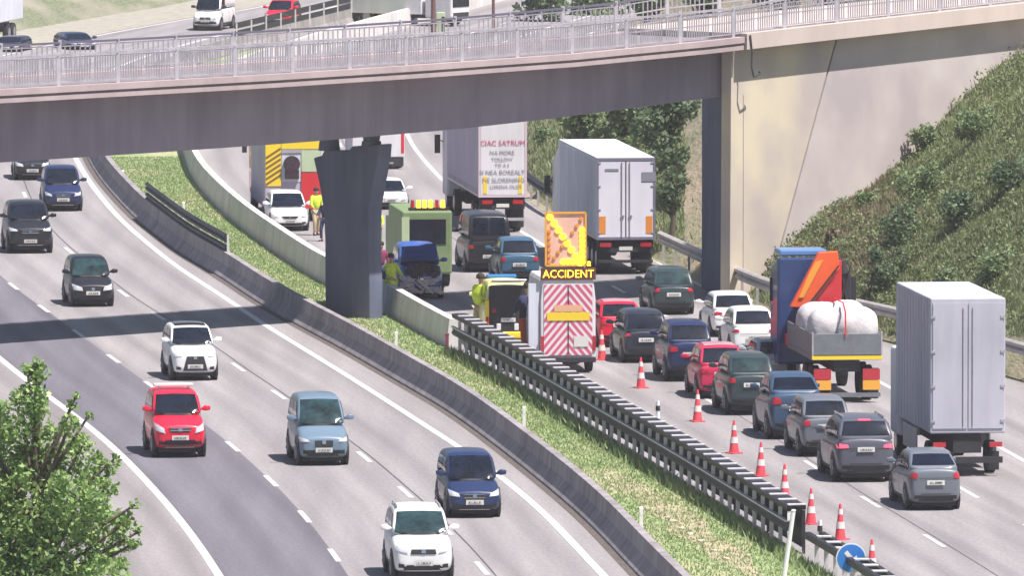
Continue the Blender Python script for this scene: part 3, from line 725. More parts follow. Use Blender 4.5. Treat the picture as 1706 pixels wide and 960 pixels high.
    for s in (-1, 1):
        conform(bvh, [(s * hw * hx_, zh - .09 * H * hh_ + hd_), (s * hw * .90, zh - .06 * H * hh_), (s * hw * .93, zh + .045 * H * hh_), (s * hw * (hx_ + .05), zh - .02 * H + hd_ * .5)], 'y', 1, 'headlight', M['headlamp'], root, 5, 3, .014)
        conform(bvh, [(s * hw * .60, zc + .07 * H), (s * hw * .80, zc + .07 * H), (s * hw * .80, zc + .13 * H), (s * hw * .62, zc + .12 * H)], 'y', 1, 'fog_lamp', M['trim'], root, 3, 2, .012)
    gk = vr.uniform(.06, .12); gz0, gz1 = (zc + .05 * H, zh - .03 * H) if grille_big else (zh - gk * H, zh - .02 * H)
    gwl, gwt = (.52, .36) if grille_big else (vr.uniform(.28, .42), vr.uniform(.34, .46))
    gr = conform(bvh, [(-hw * gwl, gz0), (hw * gwl, gz0), (hw * gwt, gz1), (-hw * gwt, gz1)], 'y', 1, 'grille', M['grille'], root, 6, 3, .012)
    if chrome:
        for zz in (gz0 + (gz1 - gz0) * .25, gz0 + (gz1 - gz0) * .8):
            conform(bvh, [(-hw * .38, zz), (hw * .38, zz), (hw * .38, zz + .014 * H), (-hw * .38, zz + .014 * H)], 'y', 1, 'grille_bar', M['chrome'], root, 6, 1, .02)
    conform(bvh, [(-hw * .07, gz1 - .055 * H), (hw * .07, gz1 - .055 * H), (hw * .07, gz1 + .0 * H), (-hw * .07, gz1 + .0 * H)], 'y', 1, 'badge', M['chrome'], root, 2, 2, .024)
    if not grille_big: conform(bvh, [(-hw * .74, zc + .03 * H), (hw * .74, zc + .03 * H), (hw * vb_, zc + vi_ * H), (-hw * vb_, zc + vi_ * H)], 'y', 1, 'front_bumper_intake', LO, root, 8, 2, .012)
    if chrome or kind == 'suv':
        conform(bvh, [(-hw * .55, zc + .022 * H), (hw * .55, zc + .022 * H), (hw * .55, zc + .036 * H), (-hw * .55, zc + .036 * H)], 'y', 1, 'skid_plate', M['rail_white'], root, 6, 1, .016)
    def plate_at(sign, z):
        p = conform(bvh, [(-.27, z), (.27, z), (.27, z + .15), (-.27, z + .15)], 'y', sign, 'number_plate', M['plate'], root, 3, 1, .03)
        if p:
            conform(bvh, [(-.2, z + .05), (.2, z + .05), (.2, z + .10), (-.2, z + .10)], 'y', sign, 'plate_lettering', dashes_mat(), p, 3, 1, .038)
    if plate: plate_at(1, zc + vr.uniform(.07, .15) * H)
    # tail
    tl = M['brake_on'] if lights_on else M['lamp_red']
    zl = zt_ - vr.uniform(.07, .14) * H; tx_ = vr.uniform(.50, .70); th_ = vr.uniform(.7, 1.4)
    for s in (-1, 1):
        conform(bvh, [(s * hw * tx_, zl - .03 * H * th_), (s * hw * .93, zl - .045 * H * th_), (s * hw * .94, zl + .055 * H * th_), (s * hw * (tx_ + .03), zl + .03 * H * th_)], 'y', -1, 'taillight', tl, root, 5, 3, .014)
    if plate: plate_at(-1, zl - vr.uniform(.08, .20) * H)
    conform(bvh, [(-hw * .80, zc + .05 * H), (hw * .80, zc + .05 * H), (hw * .78, zc + vr_ * H), (-hw * .78, zc + vr_ * H)], 'y', -1, 'rear_bumper_trim', LO, root, 8, 2, .012)
    conform(bvh, [(-hw * .55, zc + (vr_ + .015) * H), (hw * .55, zc + (vr_ + .015) * H), (hw * .55, zc + (vr_ + .03) * H), (-hw * .55, zc + (vr_ + .03) * H)], 'y', -1, 'bumper_strip', M['chrome'] if chrome else LO, root, 6, 1, .014)
    if lights_on:
        conform(bvh, [(-hw * .2, zg1 + .012 * H), (hw * .2, zg1 + .012 * H), (hw * .2, zg1 + .03 * H), (-hw * .2, zg1 + .03 * H)], 'y', -1, 'high_brake_light', tl, root, 3, 1, .02)
    # sills, handles
    for s in (-1, 1):
        conform(bvh, [(Y(.26), zc + .02 * H), (Y(.76), zc + .02 * H), (Y(.76), zc + .085 * H), (Y(.26), zc + .085 * H)], 'x', s, 'sill', LO, root, 6, 2, .012)
        for f in ((a + c) / 2 + .0, (a + c) / 2 + .22):
            conform(bvh, [(Y(f), zb_ - .075 * H), (Y(f + .035), zb_ - .075 * H), (Y(f + .035), zb_ - .055 * H), (Y(f), zb_ - .055 * H)], 'x', s, 'door_handle', M['trim'] if kind == 'van' else pm, root, 2, 1, .03)
    # mirrors
    for s in (-1, 1):
        mbm = MB(); y0 = Y(a + .075); x0 = s * hw * .92; zz = zb_ + .055 * H
        mbm.loft([[(x0, y0 - .04, zz - .02), (x0, y0 + .04, zz - .02), (x0, y0 + .04, zz + .03), (x0, y0 - .04, zz + .03)],
                  [(x0 + s * .14, y0 - .05, zz - .05), (x0 + s * .14, y0 + .09, zz - .05), (x0 + s * .14, y0 + .07, zz + .13), (x0 + s * .14, y0 - .05, zz + .13)],
                  [(x0 + s * .31, y0 - .07, zz - .02), (x0 + s * .31, y0 + .05, zz - .02), (x0 + s * .31, y0 + .04, zz + .10), (x0 + s * .31, y0 - .07, zz + .10)]])
        mbm.build('mirror', pm if kind != 'van' else M['trim'], root, smooth=True, bevel=.02)
    # wheels
    rw_ = .205 * H if kind != 'van' else .16 * H; rw_ = min(rw_, .42)
    for f in (.175, .81):
        for s in (-1, 1):
            x1 = s * (hw - .005); x0 = s * (hw - .24)
            am = MB(); am.tube((s * (hw * .90), Y(f), rw_ + .03), (s * (hw * .999), Y(f), rw_ + .03), rw_ + .09, rw_ + .07, 20); am.build('wheel_arch', M['trim'], root)
            wm = MB(); prof = [(0, rw_ * .86), (.03, rw_), (.21, rw_), (.24, rw_ * .88)]
            rgs = [[(x0 + (x1 - x0) * q / .24 + s * .012, Y(f) + math.cos(k * math.pi / 10) * r, rw_ + math.sin(k * math.pi / 10) * r) for k in range(20)] for q, r in prof]
            wm.loft(rgs); wh = wm.build('wheel', M['tyre'], root, smooth=False)
            rm = MB(); rm.tube((x1 + s * .0, Y(f), rw_), (x1 + s * .022, Y(f), rw_), rw_ * .66, rw_ * .60, 14)
            for k in range(5):
                an = k * 2 * math.pi / 5; rm.bar((x1 + s * .026, Y(f), rw_), (x1 + s * .026, Y(f) + math.cos(an) * rw_ * .58, rw_ + math.sin(an) * rw_ * .58), .05, .03)
            rm.build('rim', M['rim'], wh)
    ub = MB(); ub.box(-hw * .78, hw * .78, Y(.93), Y(.07), zc * .55, zc + .12); ub.build('underbody', M['under'], root)
    if racks:
        for s in (-1, 1):
            rr = MB(); rr.tube((s * xt * .86, Y(b + .04), zr + .03), (s * xt * .86, Y(c - .04), zr + .03), .025, n=6)
            for f in (b + .05, (b + c) / 2, c - .05): rr.tube((s * xt * .86, Y(f), zr - .06), (s * xt * .86, Y(f), zr + .03), .025, n=5)
            rr.build('roof_rail', M['galv'], root)
    return root, dict(hw=hw, H=H, L=L, zb=zb_, zr=zr, xt=xt, Y=Y, zc=zc, zt=zt_, bvh=bvh, zg1=zg1, zr0=zr0)
_dm = []
def dashes_mat():
    if not _dm:
        m = bpy.data.materials.new('plate_characters'); m.use_nodes = True; n = m.node_tree.nodes; l = m.node_tree.links
        tc = n.new('ShaderNodeTexCoord'); mp = n.new('ShaderNodeMapping'); mp.inputs['Scale'].default_value = (26, 0, 0); l.new(tc.outputs['Object'], mp.inputs[0]); oi = n.new('ShaderNodeObjectInfo'); ml = n.new('ShaderNodeVectorMath'); ml.operation = 'SCALE'; ml.inputs[0].default_value = (97, 31, 0); l.new(oi.outputs['Random'], ml.inputs['Scale']); l.new(ml.outputs[0], mp.inputs['Location'])
        t = n.new('ShaderNodeTexNoise'); t.inputs['Scale'].default_value = 1; l.new(mp.outputs[0], t.inputs['Vector'])
        r = n.new('ShaderNodeValToRGB'); r.color_ramp.elements[0].position = .48; r.color_ramp.elements[1].position = .54
        r.color_ramp.elements[0].color = (.1, .1, .12, 1); r.color_ramp.elements[1].color = (.62, .62, .58, 1); l.new(t.outputs['Fac'], r.inputs[0]); l.new(r.outputs[0], n['Principled BSDF'].inputs['Base Color'])
        _dm.append(m)
    return _dm[0]
def place_car(kind, u0, u1, vb, vt, towards, line, pm, label, group=None, W=None, dx=0, turn=0, **kw):
    """u0..u1 and vb/vt: the car's outline in the photograph, vb the tyres nearest the camera"""
    t = TY[kind]; L = kw.pop('L', None) or t['L']; s = S(vb)
    g0 = P((u0 + u1) / 2, vb).to_2d(); tg = tangent(line, g0)
    if tg.y < 0: tg = -tg
    fwd = -tg if towards else tg
    a_ray = math.atan2(g0.x, g0.y - CY); a_road = math.atan2(tg.x, tg.y); rel = abs(a_road - a_ray) + 0
    full = (u1 - u0) / s; 
    Wd = W or min(2.15, max(1.66, 1.06 * (full - L * .8 * math.sin(rel)) / math.cos(rel)))
    H = (vb - vt) / s - (.09 if not towards else .11)
    H = H / (1 + (H / CH) * .0)
    sign = 1 if a_road < a_ray else -1     # rear end drifts to image left when the road leans left
    # centre of near end, then the middle of the car
    g1 = g0 + Vector((-1, 0)) * 0
    near_shift = (L * .85 * math.sin(rel)) / 2 * (1 if a_road < a_ray else -1)
    g1.x += near_shift * .8
    axle = (.175 if towards else .19) * L
    cen = g1 + tg * (L / 2 - axle)
    return build_car(kind, label, Wd, H, pm, (cen.x, cen.y, .01), heading(fwd) + turn, group, L=L, **kw)
GL = 'cars coming towards the camera on the left carriageway'
GQ = 'cars queueing away from the camera on the right carriageway'
navy = paint('navy_paint', (.018, .03, .095)); black = paint('black_paint', (.018, .018, .024)); slate = paint('slate_paint', (.022, .028, .045))
blueg = paint('blue_grey_paint', (.15, .22, .29)); redp = paint('bright_red_paint', (.68, .015, .05)); cwhite = paint('car_white', (.78, .79, .78))
navy2 = paint('deep_blue_paint', (.020, .035, .10)); steel = paint('steel_grey_paint', (.15, .17, .20)); audi = paint('mid_grey_paint', (.095, .10, .13))
silver = paint('silver_paint', (.42, .44, .50)); rose = paint('crimson_paint', (.55, .03, .09)); pinkroof = paint('faded_rose_paint', (.55, .28, .33))
green = paint('grey_green_paint', (.035, .055, .062)); teal = paint('blue_steel_paint', (.045, .085, .15)); bluep = paint('clear_blue_paint', (.05, .12, .20))
BL = B1
place_car('suv', 25, 78, 299, 238, 1, C_L, black, 'dark car with a pale bumper half hidden under the left end of the bridge', GL)
place_car('hatch', 68, 135, 351, 274, 1, C_L, navy, 'small navy hatchback nearest the bridge on the left carriageway, behind the two black cars', GL, chrome=True)
place_car('suv', 4, 85, 421, 333, 1, C_L, black, 'large black SUV at the left edge of the picture with chrome bumper strips', GL, chrome=True)
place_car('hatch', 106, 186, 510, 424, 1, LB, black, 'black hatchback just beyond the bridge shadow on the road', GL, glass='glass_green')
place_car('suv', 270, 360, 633, 538, 1, LB, cwhite, 'white compact crossover with a dark roof and large dark grille', GL, roof_m=M['glass'], grille_big=True, L=4.1)
r_, q_ = place_car('suv', 240, 340, 761, 648, 1, LA, redp, 'bright red SUV with a white box across its roof rack on the dark lane', GL, chrome=True)
mb = MB(); mb.box(-.62, .66, -.25, .05, q_['zr'] + .10, q_['zr'] + .19); mb.box(-.5, -.45, -.2, 0, q_['zr'] - .02, q_['zr'] + .12); mb.box(.45, .5, -.2, 0, q_['zr'] - .02, q_['zr'] + .12)
mb.build('roof_bar', M['white_panel'], r_, bevel=.02)
place_car('mpv', 479, 578, 774, 656, 1, LB, blueg, 'blue-grey people carrier with pale headlights, alone in the middle lane', GL, glass='glass_green')
place_car('mpv', 729, 829, 861, 751, 1, LB, navy2, 'dark blue people carrier in the lane beside the barrier, behind the white SUV', GL, chrome=True)
place_car('suv', 640, 752, 968, 843, 1, LB, cwhite, 'white SUV nearest the camera at the bottom of the left carriageway', GL, racks=True, grille_big=False, glass='glass_green')
# queue
place_car('hatch', 993, 1052, 577, 497, 0, L2R, redp, 'bright red hatchback in the queue right of the chevron van', GQ, roof_m=pinkroof)
place_car('mpv', 1024, 1103, 603, 512, 0, L2R, slate, 'black people carrier with a white plate between the red hatchback and the navy SUV', GQ)
place_car('suv', 1092, 1180, 634, 530, 0, L2R, navy, 'navy SUV in the queue just ahead of the crimson car', GQ)
place_car('hatch', 1148, 1232, 663, 569, 0, L2R, rose, 'crimson hatchback with a faded roof behind the navy SUV', GQ, roof_m=pinkroof)
place_car('suv', 1190, 1284, 690, 584, 0, L2R, green, 'dark grey-green car with large red tail lights left of the crane lorry', GQ, glass='glass_green')
place_car('sedan', 1261, 1362, 730, 618, 0, L2R, teal, 'blue steel saloon right beside the tail of the crane lorry', GQ, W=1.85)
place_car('suv', 1313, 1407, 759, 656, 0, L2R, steel, 'light steel-grey SUV just ahead of the grey estate car', GQ)
place_car('estate', 1364, 1484, 801, 688, 0, L2R, audi, 'grey estate car with its brake lights lit at the back of the queue', GQ, lights_on=True, racks=True, W=1.9)
place_car('sedan', 1486, 1592, 848, 746, 0, L2R, steel, 'grey saloon at the right, last one behind the grey estate car', GQ)
place_car('hatch', 1174, 1246, 560, 483, 0, EDGE_R, cwhite, 'white hatchback in the right lane, the farther of two white cars', GQ)
place_car('hatch', 1203, 1284, 594, 508, 0, EDGE_R, cwhite, 'white hatchback in the right lane, the nearer of two white cars', GQ)
place_car('hatch', 1250, 1318, 640, 560, 0, EDGE_R, silver, 'silver grey car half hidden between the queue and the crane lorry', GQ)
place_car('mpv', 1068, 1152, 523, 442, 0, L2R, green, 'grey-green people carrier with red tail lights behind the silver trailer', GQ, glass='glass_green')
place_car('hatch', 821, 891, 470, 392, 0, L2R, bluep, 'blue hatchback beyond the yellow police car', GQ)
place_car('van', 766, 842, 452, 350, 0, L2R, black, 'black van with dark rear windows behind the white lettered lorry', GQ, L=4.9, W=1.85)
# cars beyond the bridge
GF = 'vehicles beyond the bridge'
place_car('hatch', 445, 508, 384, 316, 1, B2, cwhite, 'white car standing in front of the striped fire engine', GF)
place_car('hatch', 616, 672, 348, 296, 1, LINE1, cwhite, 'white car half hidden behind the right side of the bridge pier', GF)
place_car('hatch', 447, 497, 42, -4, 1, C_L, redp, 'small red car on the far carriageway above the bridge railing', GF)
place_car('van', 331, 384, 50, -16, 1, L1, cwhite, 'white van with a dark front on the far carriageway above the bridge', GF, L=4.6)
place_car('hatch', 98, 152, 82, 52, 1, L1, navy2, 'blue car on the far carriageway near the upper left corner', GF, turn=R(28), L=4.0)
place_car('hatch', 2, 40, 86, 58, 1, L1, slate, 'small dark car right below the grey lorry in the upper left corner', GF)

# ------------------------------------------------------------------ lorries
def wheels(root, xs, ys, r, wd=.3):
    for y in ys:
        for x in xs:
            wm = MB(); wm.tube((x - wd / 2, y, r), (x + wd / 2, y, r), r, r, 20); wh = wm.build('wheel', M['tyre'], root, bevel=.03)
            rm = MB(); sx = 1 if x > 0 else -1; rm.tube((x + sx * wd / 2, y, r), (x + sx * (wd / 2 + .02), y, r), r * .55, r * .5, 12); rm.build('rim', M['rim'], wh)
def lorry_pose(u0, u1, vb, line, rear_w=2.5, left_vis=0):
    g0 = P((u0 + u1) / 2, vb).to_2d(); tg = tangent(line, g0)
    if tg.y < 0: tg = -tg
    return g0, tg
# articulated box trailers: origin at rear centre, forward +Y
def trailer(u0, u1, vb, vtop, line, label, side_m, rear_m, name, L=13.4, rz_extra=0, kind='plain'):
    g0, tg = lorry_pose(u0, u1, vb, line); W = (u1 - u0) / S(vb); hw = W / 2; H = (vb - vtop) / S(vb) * 1.0
    root = thing(name, label, 'lorry', (g0.x, g0.y, 0), heading(tg) + rz_extra)
    zf = H * .30
    mb = MB(); mb.box(-hw, hw, .06, L, zf, H); mb.build('cargo_box', side_m, root, bevel=.04)
    mb = MB(); mb.box(-hw + .02, hw - .02, .1, L - .1, H + .003, H + .02); mb.build('roof', M['silver_tarp'], root)
    for s in (-1, 1):
        xx0, xx1 = sorted((s * (hw + .003), s * (hw + .018)))
        mb = MB(); mb.box(xx0, xx1, .1, L - .1, zf + .02, zf + .13); mb.build('side_rail', M['galv'], root)
        for k in range(1, 22):
            mb = MB(); yk = k * (L - .3) / 22; mb.box(xx0, xx1, yk, yk + .05, zf + .13, zf + .34 if kind != 'plain' else H - .12); mb.build('curtain_strap' if kind != 'plain' else 'side_rib', M['galv'] if kind != 'plain' else side_m, root)
    # rear frame and doors
    mb = MB(); mb.box(-hw, -hw + .09, -.01, .06, zf, H); mb.box(hw - .09, hw, -.01, .06, zf, H); mb.box(-hw + .09, hw - .09, -.01, .06, H - .12, H); mb.box(-hw + .09, hw - .09, -.01, .06, zf, zf + .1)
    mb.build('rear_frame', M['frame_grey'] if kind == 'plain' else M['frame_pink'], root)
    for s in ((-1, 1) if kind == 'plain' else (1,)):
        mb = MB(); x0, x1 = sorted((s * .025 if kind == 'plain' else -(hw - .1), s * (hw - .1))); mb.box(x0, x1, .0, .055, zf + .11, H - .13); d = mb.build('rear_door', rear_m, root)
        if kind == 'plain':
            mb = MB(); mb.tube((s * .16, -.03, zf + .12), (s * .16, -.03, H - .14), .018, n=6); mb.box(s * .16 - .03, s * .16 + .1, -.055, -.02, zf + H * .2, zf + H * .2 + .06); mb.build('lock_rod', M['galv'], d)
            for k in range(4): mb = MB(); xh = s * (hw - .12); mb.box(xh - .06, xh + .06, -.02, 0, zf + .25 + k * H * .2, zf + .31 + k * H * .2); mb.build('hinge', M['galv'], d)
    if kind == 'plain':
        mb = MB(); mb.box(-.018, .018, .005, .05, zf + .11, H - .13); mb.build('door_gap', M['trim'], root)
        for s in (-1, 1):
            mb = MB(); x0, x1 = sorted((s * (hw - .38), s * (hw - .12))); mb.box(x0, x1, -.012, -.002, zf + .25, zf + .95); mb.build('warning_panel', M['lamp_off'], root)
        mb = MB(); mb.box(hw - .55, hw + .02, -.02, -.003, H * .80, H * .88); mb.build('dark_sticker', M['text_grey'], root)
        mb = MB(); mb.box(-hw + .35, -hw + .9, -.015, -.003, H * .89, H * .91); mb.build('door_label', M['text_grey'], root)
    # running gear
    mb = MB(); mb.box(-.5, .5, .1, L, zf - .35, zf - .03); mb.box(-hw + .08, hw - .08, .1, .45, zf - .5, zf - .03); mb.build('chassis', M['under'], root)
    mb = MB(); mb.box(-hw + .1, hw - .1, -.02, .1, zf * .34, zf * .34 + .12); mb.build('rear_bumper', M['galv'] if kind != 'plain' else M['under'], root)
    for s in (-1, 1):
        x0, x1 = sorted((s * (hw - .6), s * (hw - .15))); mb = MB(); mb.box(x0, x1, -.01, .1, zf - .28, zf - .12); mb.build('taillight', M['lamp_red'], root)
        x0, x1 = sorted((s * (hw - .65), s * (hw - .08))); mb = MB(); mb.box(x0, x1, .5, .53, .2, zf - .1); mb.build('mud_flap', M['tyre'], root)
    mb = MB(); mb.box(-.27, .27, -.03, -.015, zf - .42, zf - .27); mb.build('number_plate', M['plate'], root)
    wheels(root, (-hw + .3, hw - .3), (1.3, 2.7, 4.1), .58)
    # tractor cab
    mb = MB()
    y0 = L + .5
    mb.loft([[(-hw + .03, y0, .7), (hw - .03, y0, .7), (hw - .03, y0, H * .93), (-hw + .03, y0, H * .93)], [(-hw + .03, y0 + 1.9, .7), (hw - .03, y0 + 1.9, .7), (hw - .03, y0 + 1.9, H * .8), (-hw + .03, y0 + 1.9, H * .8)]])
    cab = mb.build('cab', M['white_panel'], root, bevel=.12)
    mb = MB(); mb.box(-hw + .15, hw - .15, y0 + 1.905, y0 + 1.93, H * .5, H * .72); mb.build('windscreen', M['glass'], root)
    for s in (-1, 1):
        mb = MB(); x = s * (hw + .22); mb.box(x - .12, x + .12, y0 + 1.5, y0 + 1.62, H * .5, H * .66); mb.bar((s * (hw - .05), y0 + 1.55, H * .6), (x, y0 + 1.55, H * .62), .04, .04); mb.build('mirror', M['trim'], root)
    wheels(root, (-hw + .25, hw - .25), (L + 1.3,), .58); wheels(root, (-hw + .3, hw - .3), (L - 1.5,), .58)
    mb = MB(); mb.box(-.5, .5, L - 3, L + 2.2, .6, .95); mb.build('tractor_chassis', M['under'], root)
    return root, hw, H, zf
M['frame_grey'] = mat('trailer_frame', (.20, .19, .26), .5); M['frame_pink'] = mat('pinkish_frame', (.62, .50, .56), .5)
trailer(993, 1092, 458, 263, L2R, 'long silver box trailer with grey double rear doors, stopped under the bridge', M['silver_tarp'], M['door_pale'], 'box_trailer_lorry')
T2, hw2, H2, zf2 = trailer(797, 878, 388, 190, L2R, 'lorry with a white rear panel covered in red and grey lettering', M['violet_tarp'], M['white_panel'], 'curtain_side_lorry', kind='letter')
for txt, u, v, sz, mm in (('CIAC SATRUM', 837, 238, .30, 'text_red'), ('NA MORE', 836, 254, .24, 'text_grey'), ('TOLLOW', 836, 265, .22, 'text_grey'), ('TO A S', 836, 275, .2, 'text_grey'), ('SI NEA BOREALT', 836, 287, .26, 'text_grey'), ('NE SLORENING', 838, 300, .26, 'text_grey'), ('LORENA OLOE', 842, 311, .2, 'text_grey')):
    z = (388 - v) / S(388)
    o = text_mesh(txt, sz, M[mm], 'rear_lettering', T2, ((u - 837) / S(388), -.02, z), (math.pi / 2, 0, 0), .003)
    wd = max(c[0] for c in o.bound_box) - min(c[0] for c in o.bound_box)
for s in (-1, 1):
    mb = MB(); x0, x1 = sorted((s * (hw2 - .36), s * (hw2 - .2))); mb.box(x0, x1, -.014, -.004, zf2 + .16, zf2 + .9); mb.build('warning_panel', M['yellow'], T2)
# crane lorry
g0, tg = lorry_pose(1352, 1470, 672, L2R)
hw = 1.22
crane = thing('crane_lorry', 'flatbed lorry with a red folded crane and blue cab, loaded with white bulk bags', 'lorry', (g0.x, g0.y, 0), heading(tg))
s_ = S(672); zz = lambda v: (672 - v) / s_
mb = MB(); mb.box(-hw, hw, 0, 6.2, zz(600), zz(592)); mb.build('load_floor', M['alu'], crane)
mb = MB(); mb.box(-hw + .06, hw - .06, -.05, 0, zz(592) + .01, zz(556)); mb.build('tailgate', M['alu'], crane, bevel=.01)
for s in (-1, 1):
    x0, x1 = sorted((s * hw, s * (hw - .06))); mb = MB(); mb.box(x0, x1, .05, 6.2, zz(592) + .01, zz(556)); mb.build('dropside', M['alu'], crane)
    mb = MB(); mb.box(x0, x1, -.06, .05, zz(596), zz(553)); mb.build('corner_post', M['galv'], crane)
mb = MB(); mb.box(-hw, hw, -.075, -.055, zz(599), zz(593)); mb.build('reflective_strip', M['yellow'], crane)
mb = MB(); mb.box(-.45, .45, .1, 9.2, zz(620), zz(601)); mb.build('chassis', M['under'], crane)
mb = MB(); mb.box(-hw + .06, hw - .06, .0, .12, zz(662), zz(655)); mb.build('rear_bumper', M['alu'], crane)
for s in (-1, 1):
    x0, x1 = sorted((s * .55, s * (hw - .08))); mb = MB(); mb.box(x0, x1, -.02, .03, zz(650), zz(634)); mb.build('warning_panel', M['amber_frame'], crane)
    mb = MB(); mb.box(x0, x1, .0, .03, zz(633), zz(615)); mb.build('taillight', M['lamp_red'], crane)
    mb = MB(); mb.box(x0, x1, .35, .4, .12, zz(615)); mb.build('mud_flap', M['tyre'], crane)
wheels(crane, (-hw + .3, hw - .3), (1.6, 3.0, 7.8), .6)
cl_, cr_ = -hw - .24, hw - .85
mb = MB(); mb.loft([[(cl_, 7.0, .8), (cr_, 7.0, .8), (cr_, 7.0, zz(450)), (cl_, 7.0, zz(450))], [(cl_, 8.9, .8), (cr_, 8.9, .8), (cr_, 8.9, zz(470)), (cl_, 8.9, zz(470))]])
cabm = paint('cab_blue', (.025, .055, .17)); mb.build('cab', cabm, crane, bevel=.1)
mb = MB(); mb.box(cl_ + .08, cr_ - .08, 7.1, 8.5, zz(449), zz(438)); mb.build('roof_spoiler', paint('cab_blue_light', (.12, .25, .5)), crane, bevel=.06)
mb = MB(); mb.box(cl_ + .15, cr_ - .15, 8.91, 8.93, zz(540), zz(490)); mb.build('windscreen', M['glass'], crane)
for s in (-1, 1):
    mb = MB(); mb.box(s * (hw + .2) - .1, s * (hw + .2) + .1, 8.5, 8.6, zz(530), zz(490)); mb.bar((s * (hw - .1), 8.5, zz(500)), (s * (hw + .2), 8.5, zz(505)), .04, .04); mb.build('mirror', M['trim'], crane)
# crane: base column and folded boom
cx = lambda u: (u - 1411) / s_ + 6.4 * .125
zo = zz; zz = lambda v: zo(v) - 6.4 * .085
mb = MB(); mb.box(-hw, hw, 6.28, 6.9, zo(598), zo(580)); mb.tube((-.1, 6.6, zo(580)), (-.1, 6.6, zo(520)), .28, .22, 12); mb.build('crane_base', M['red'], crane)
mb = MB(); dx = 22 / s_
def plate_yz(pts, y0, y1, mbx): mbx.loft([[(x, y0, z) for x, z in pts], [(x, y1, z) for x, z in pts]])
plate_yz([(cx(1318), zz(506)), (cx(1347), zz(508)), (cx(1402), zz(442)), (cx(1399), zz(412)), (cx(1366), zz(414))], 6.2, 6.55, mb); mb.build('crane_boom', M['orange'], crane, bevel=.03)
mb = MB(); plate_yz([(cx(1336), zz(509)), (cx(1406), zz(505)), (cx(1406), zz(428)), (cx(1392), zz(428)), (cx(1385), zz(458))], 6.25, 6.6, mb); mb.build('crane_boom', M['red'], crane, bevel=.03)
mb = MB(); plate_yz([(cx(1350), zz(448)), (cx(1360), zz(430)), (cx(1374), zz(426)), (cx(1340), zz(490)), (cx(1332), zz(490))], 6.15, 6.2, mb); mb.build('boom_stripe', M['boom_y'], crane)
mb = MB(); mb.tube((cx(1398), 6.6, zz(500)), (cx(1398), 6.6, zz(430)), .09, .07, 8); mb.tube((cx(1415), 6.5, zz(495)), (cx(1405), 6.5, zz(432)), .05, .05, 8)
for k in range(5): mb.tube((cx(1400 + k * 3), 6.4, zz(500 - k * 4)), (cx(1414 + k * 2), 6.45, zz(470 - k * 8)), .025, n=5)
mb.build('crane_hoses', M['trim'], crane)
mb = MB(); mb.box(cx(1402), cx(1423), 6.5, 6.85, zz(520), zz(452)); mb.tube((cx(1411), 6.6, zz(452)), (cx(1408), 6.6, zz(428)), .2, .14, 10); mb.build('crane_column', M['under'], crane, bevel=.03)
mb = MB(); mb.bar((cx(1350), 6.12, zz(500)), (cx(1400), 6.12, zz(436)), .05, .05); mb.build('boom_gap', M['trim'], crane)
zz = zo
for nm, x0, x1, vv, yl in (('a', 1318, 1408, 500, 4.0), ('b', 1384, 1460, 497, 3.9), ('c', 1385, 1468, 509, 1.1), ('d', 1326, 1418, 511, 1.2)):
    px0, px1 = (x0 - 1411) / s_ + yl * .12, (x1 - 1411) / s_ + yl * .12; px0 = max(px0, -hw + .08); px1 = min(px1, hw - .08)
    mb = MB(); rings = []
    N = 16
    xc, hx = (px0 + px1) / 2, (px1 - px0) / 2; hy = hx * 1.05; z0 = zz(590); z1 = zz(vv) - yl * .085
    for zf_, r in ((0, .92), (.12, 1.04), (.4, 1.12), (.7, 1.10), (.88, .95), (.97, .62), (1.0, .25)):
        rings.append([(xc + math.copysign(abs(math.cos(k * 2 * math.pi / N)) ** .6, math.cos(k * 2 * math.pi / N)) * hx * r * (1 + .04 * math.sin(k * 3 + zf_ * 9)),
                       yl + math.copysign(abs(math.sin(k * 2 * math.pi / N)) ** .6, math.sin(k * 2 * math.pi / N)) * hy * r, z0 + (z1 - z0) * zf_ + .05 * math.sin(k * 2.3) * zf_) for k in range(N)])
    mb.loft(rings); o = mb.build('bulk_bag', M['bag'], None, smooth=True, sub=1)
    o.matrix_world = Matrix.Translation((g0.x, g0.y, 0)) @ Matrix.Rotation(heading(tg), 4, 'Z')
    tag(o, {'a': 'white bulk bag at the front left of the crane lorry bed', 'b': 'white bulk bag at the front right of the crane lorry bed', 'c': 'white bulk bag at the rear right corner of the crane lorry bed', 'd': 'white bulk bag at the rear left corner of the crane lorry bed'}[nm], 'bulk bag', 'white bulk bags on the crane lorry')
mb = MB()
mb.bar((-.06, -.09, zz(560)), (-.06, .0, zz(520)), .05, .03); mb.bar((-.06, .0, zz(520)), (-.06, .6, zz(506)), .05, .03); mb.bar((-.06, .6, zz(506)), (.2, 5.0, zz(512)), .05, .03); mb.build('load_strap', M['red'], crane)
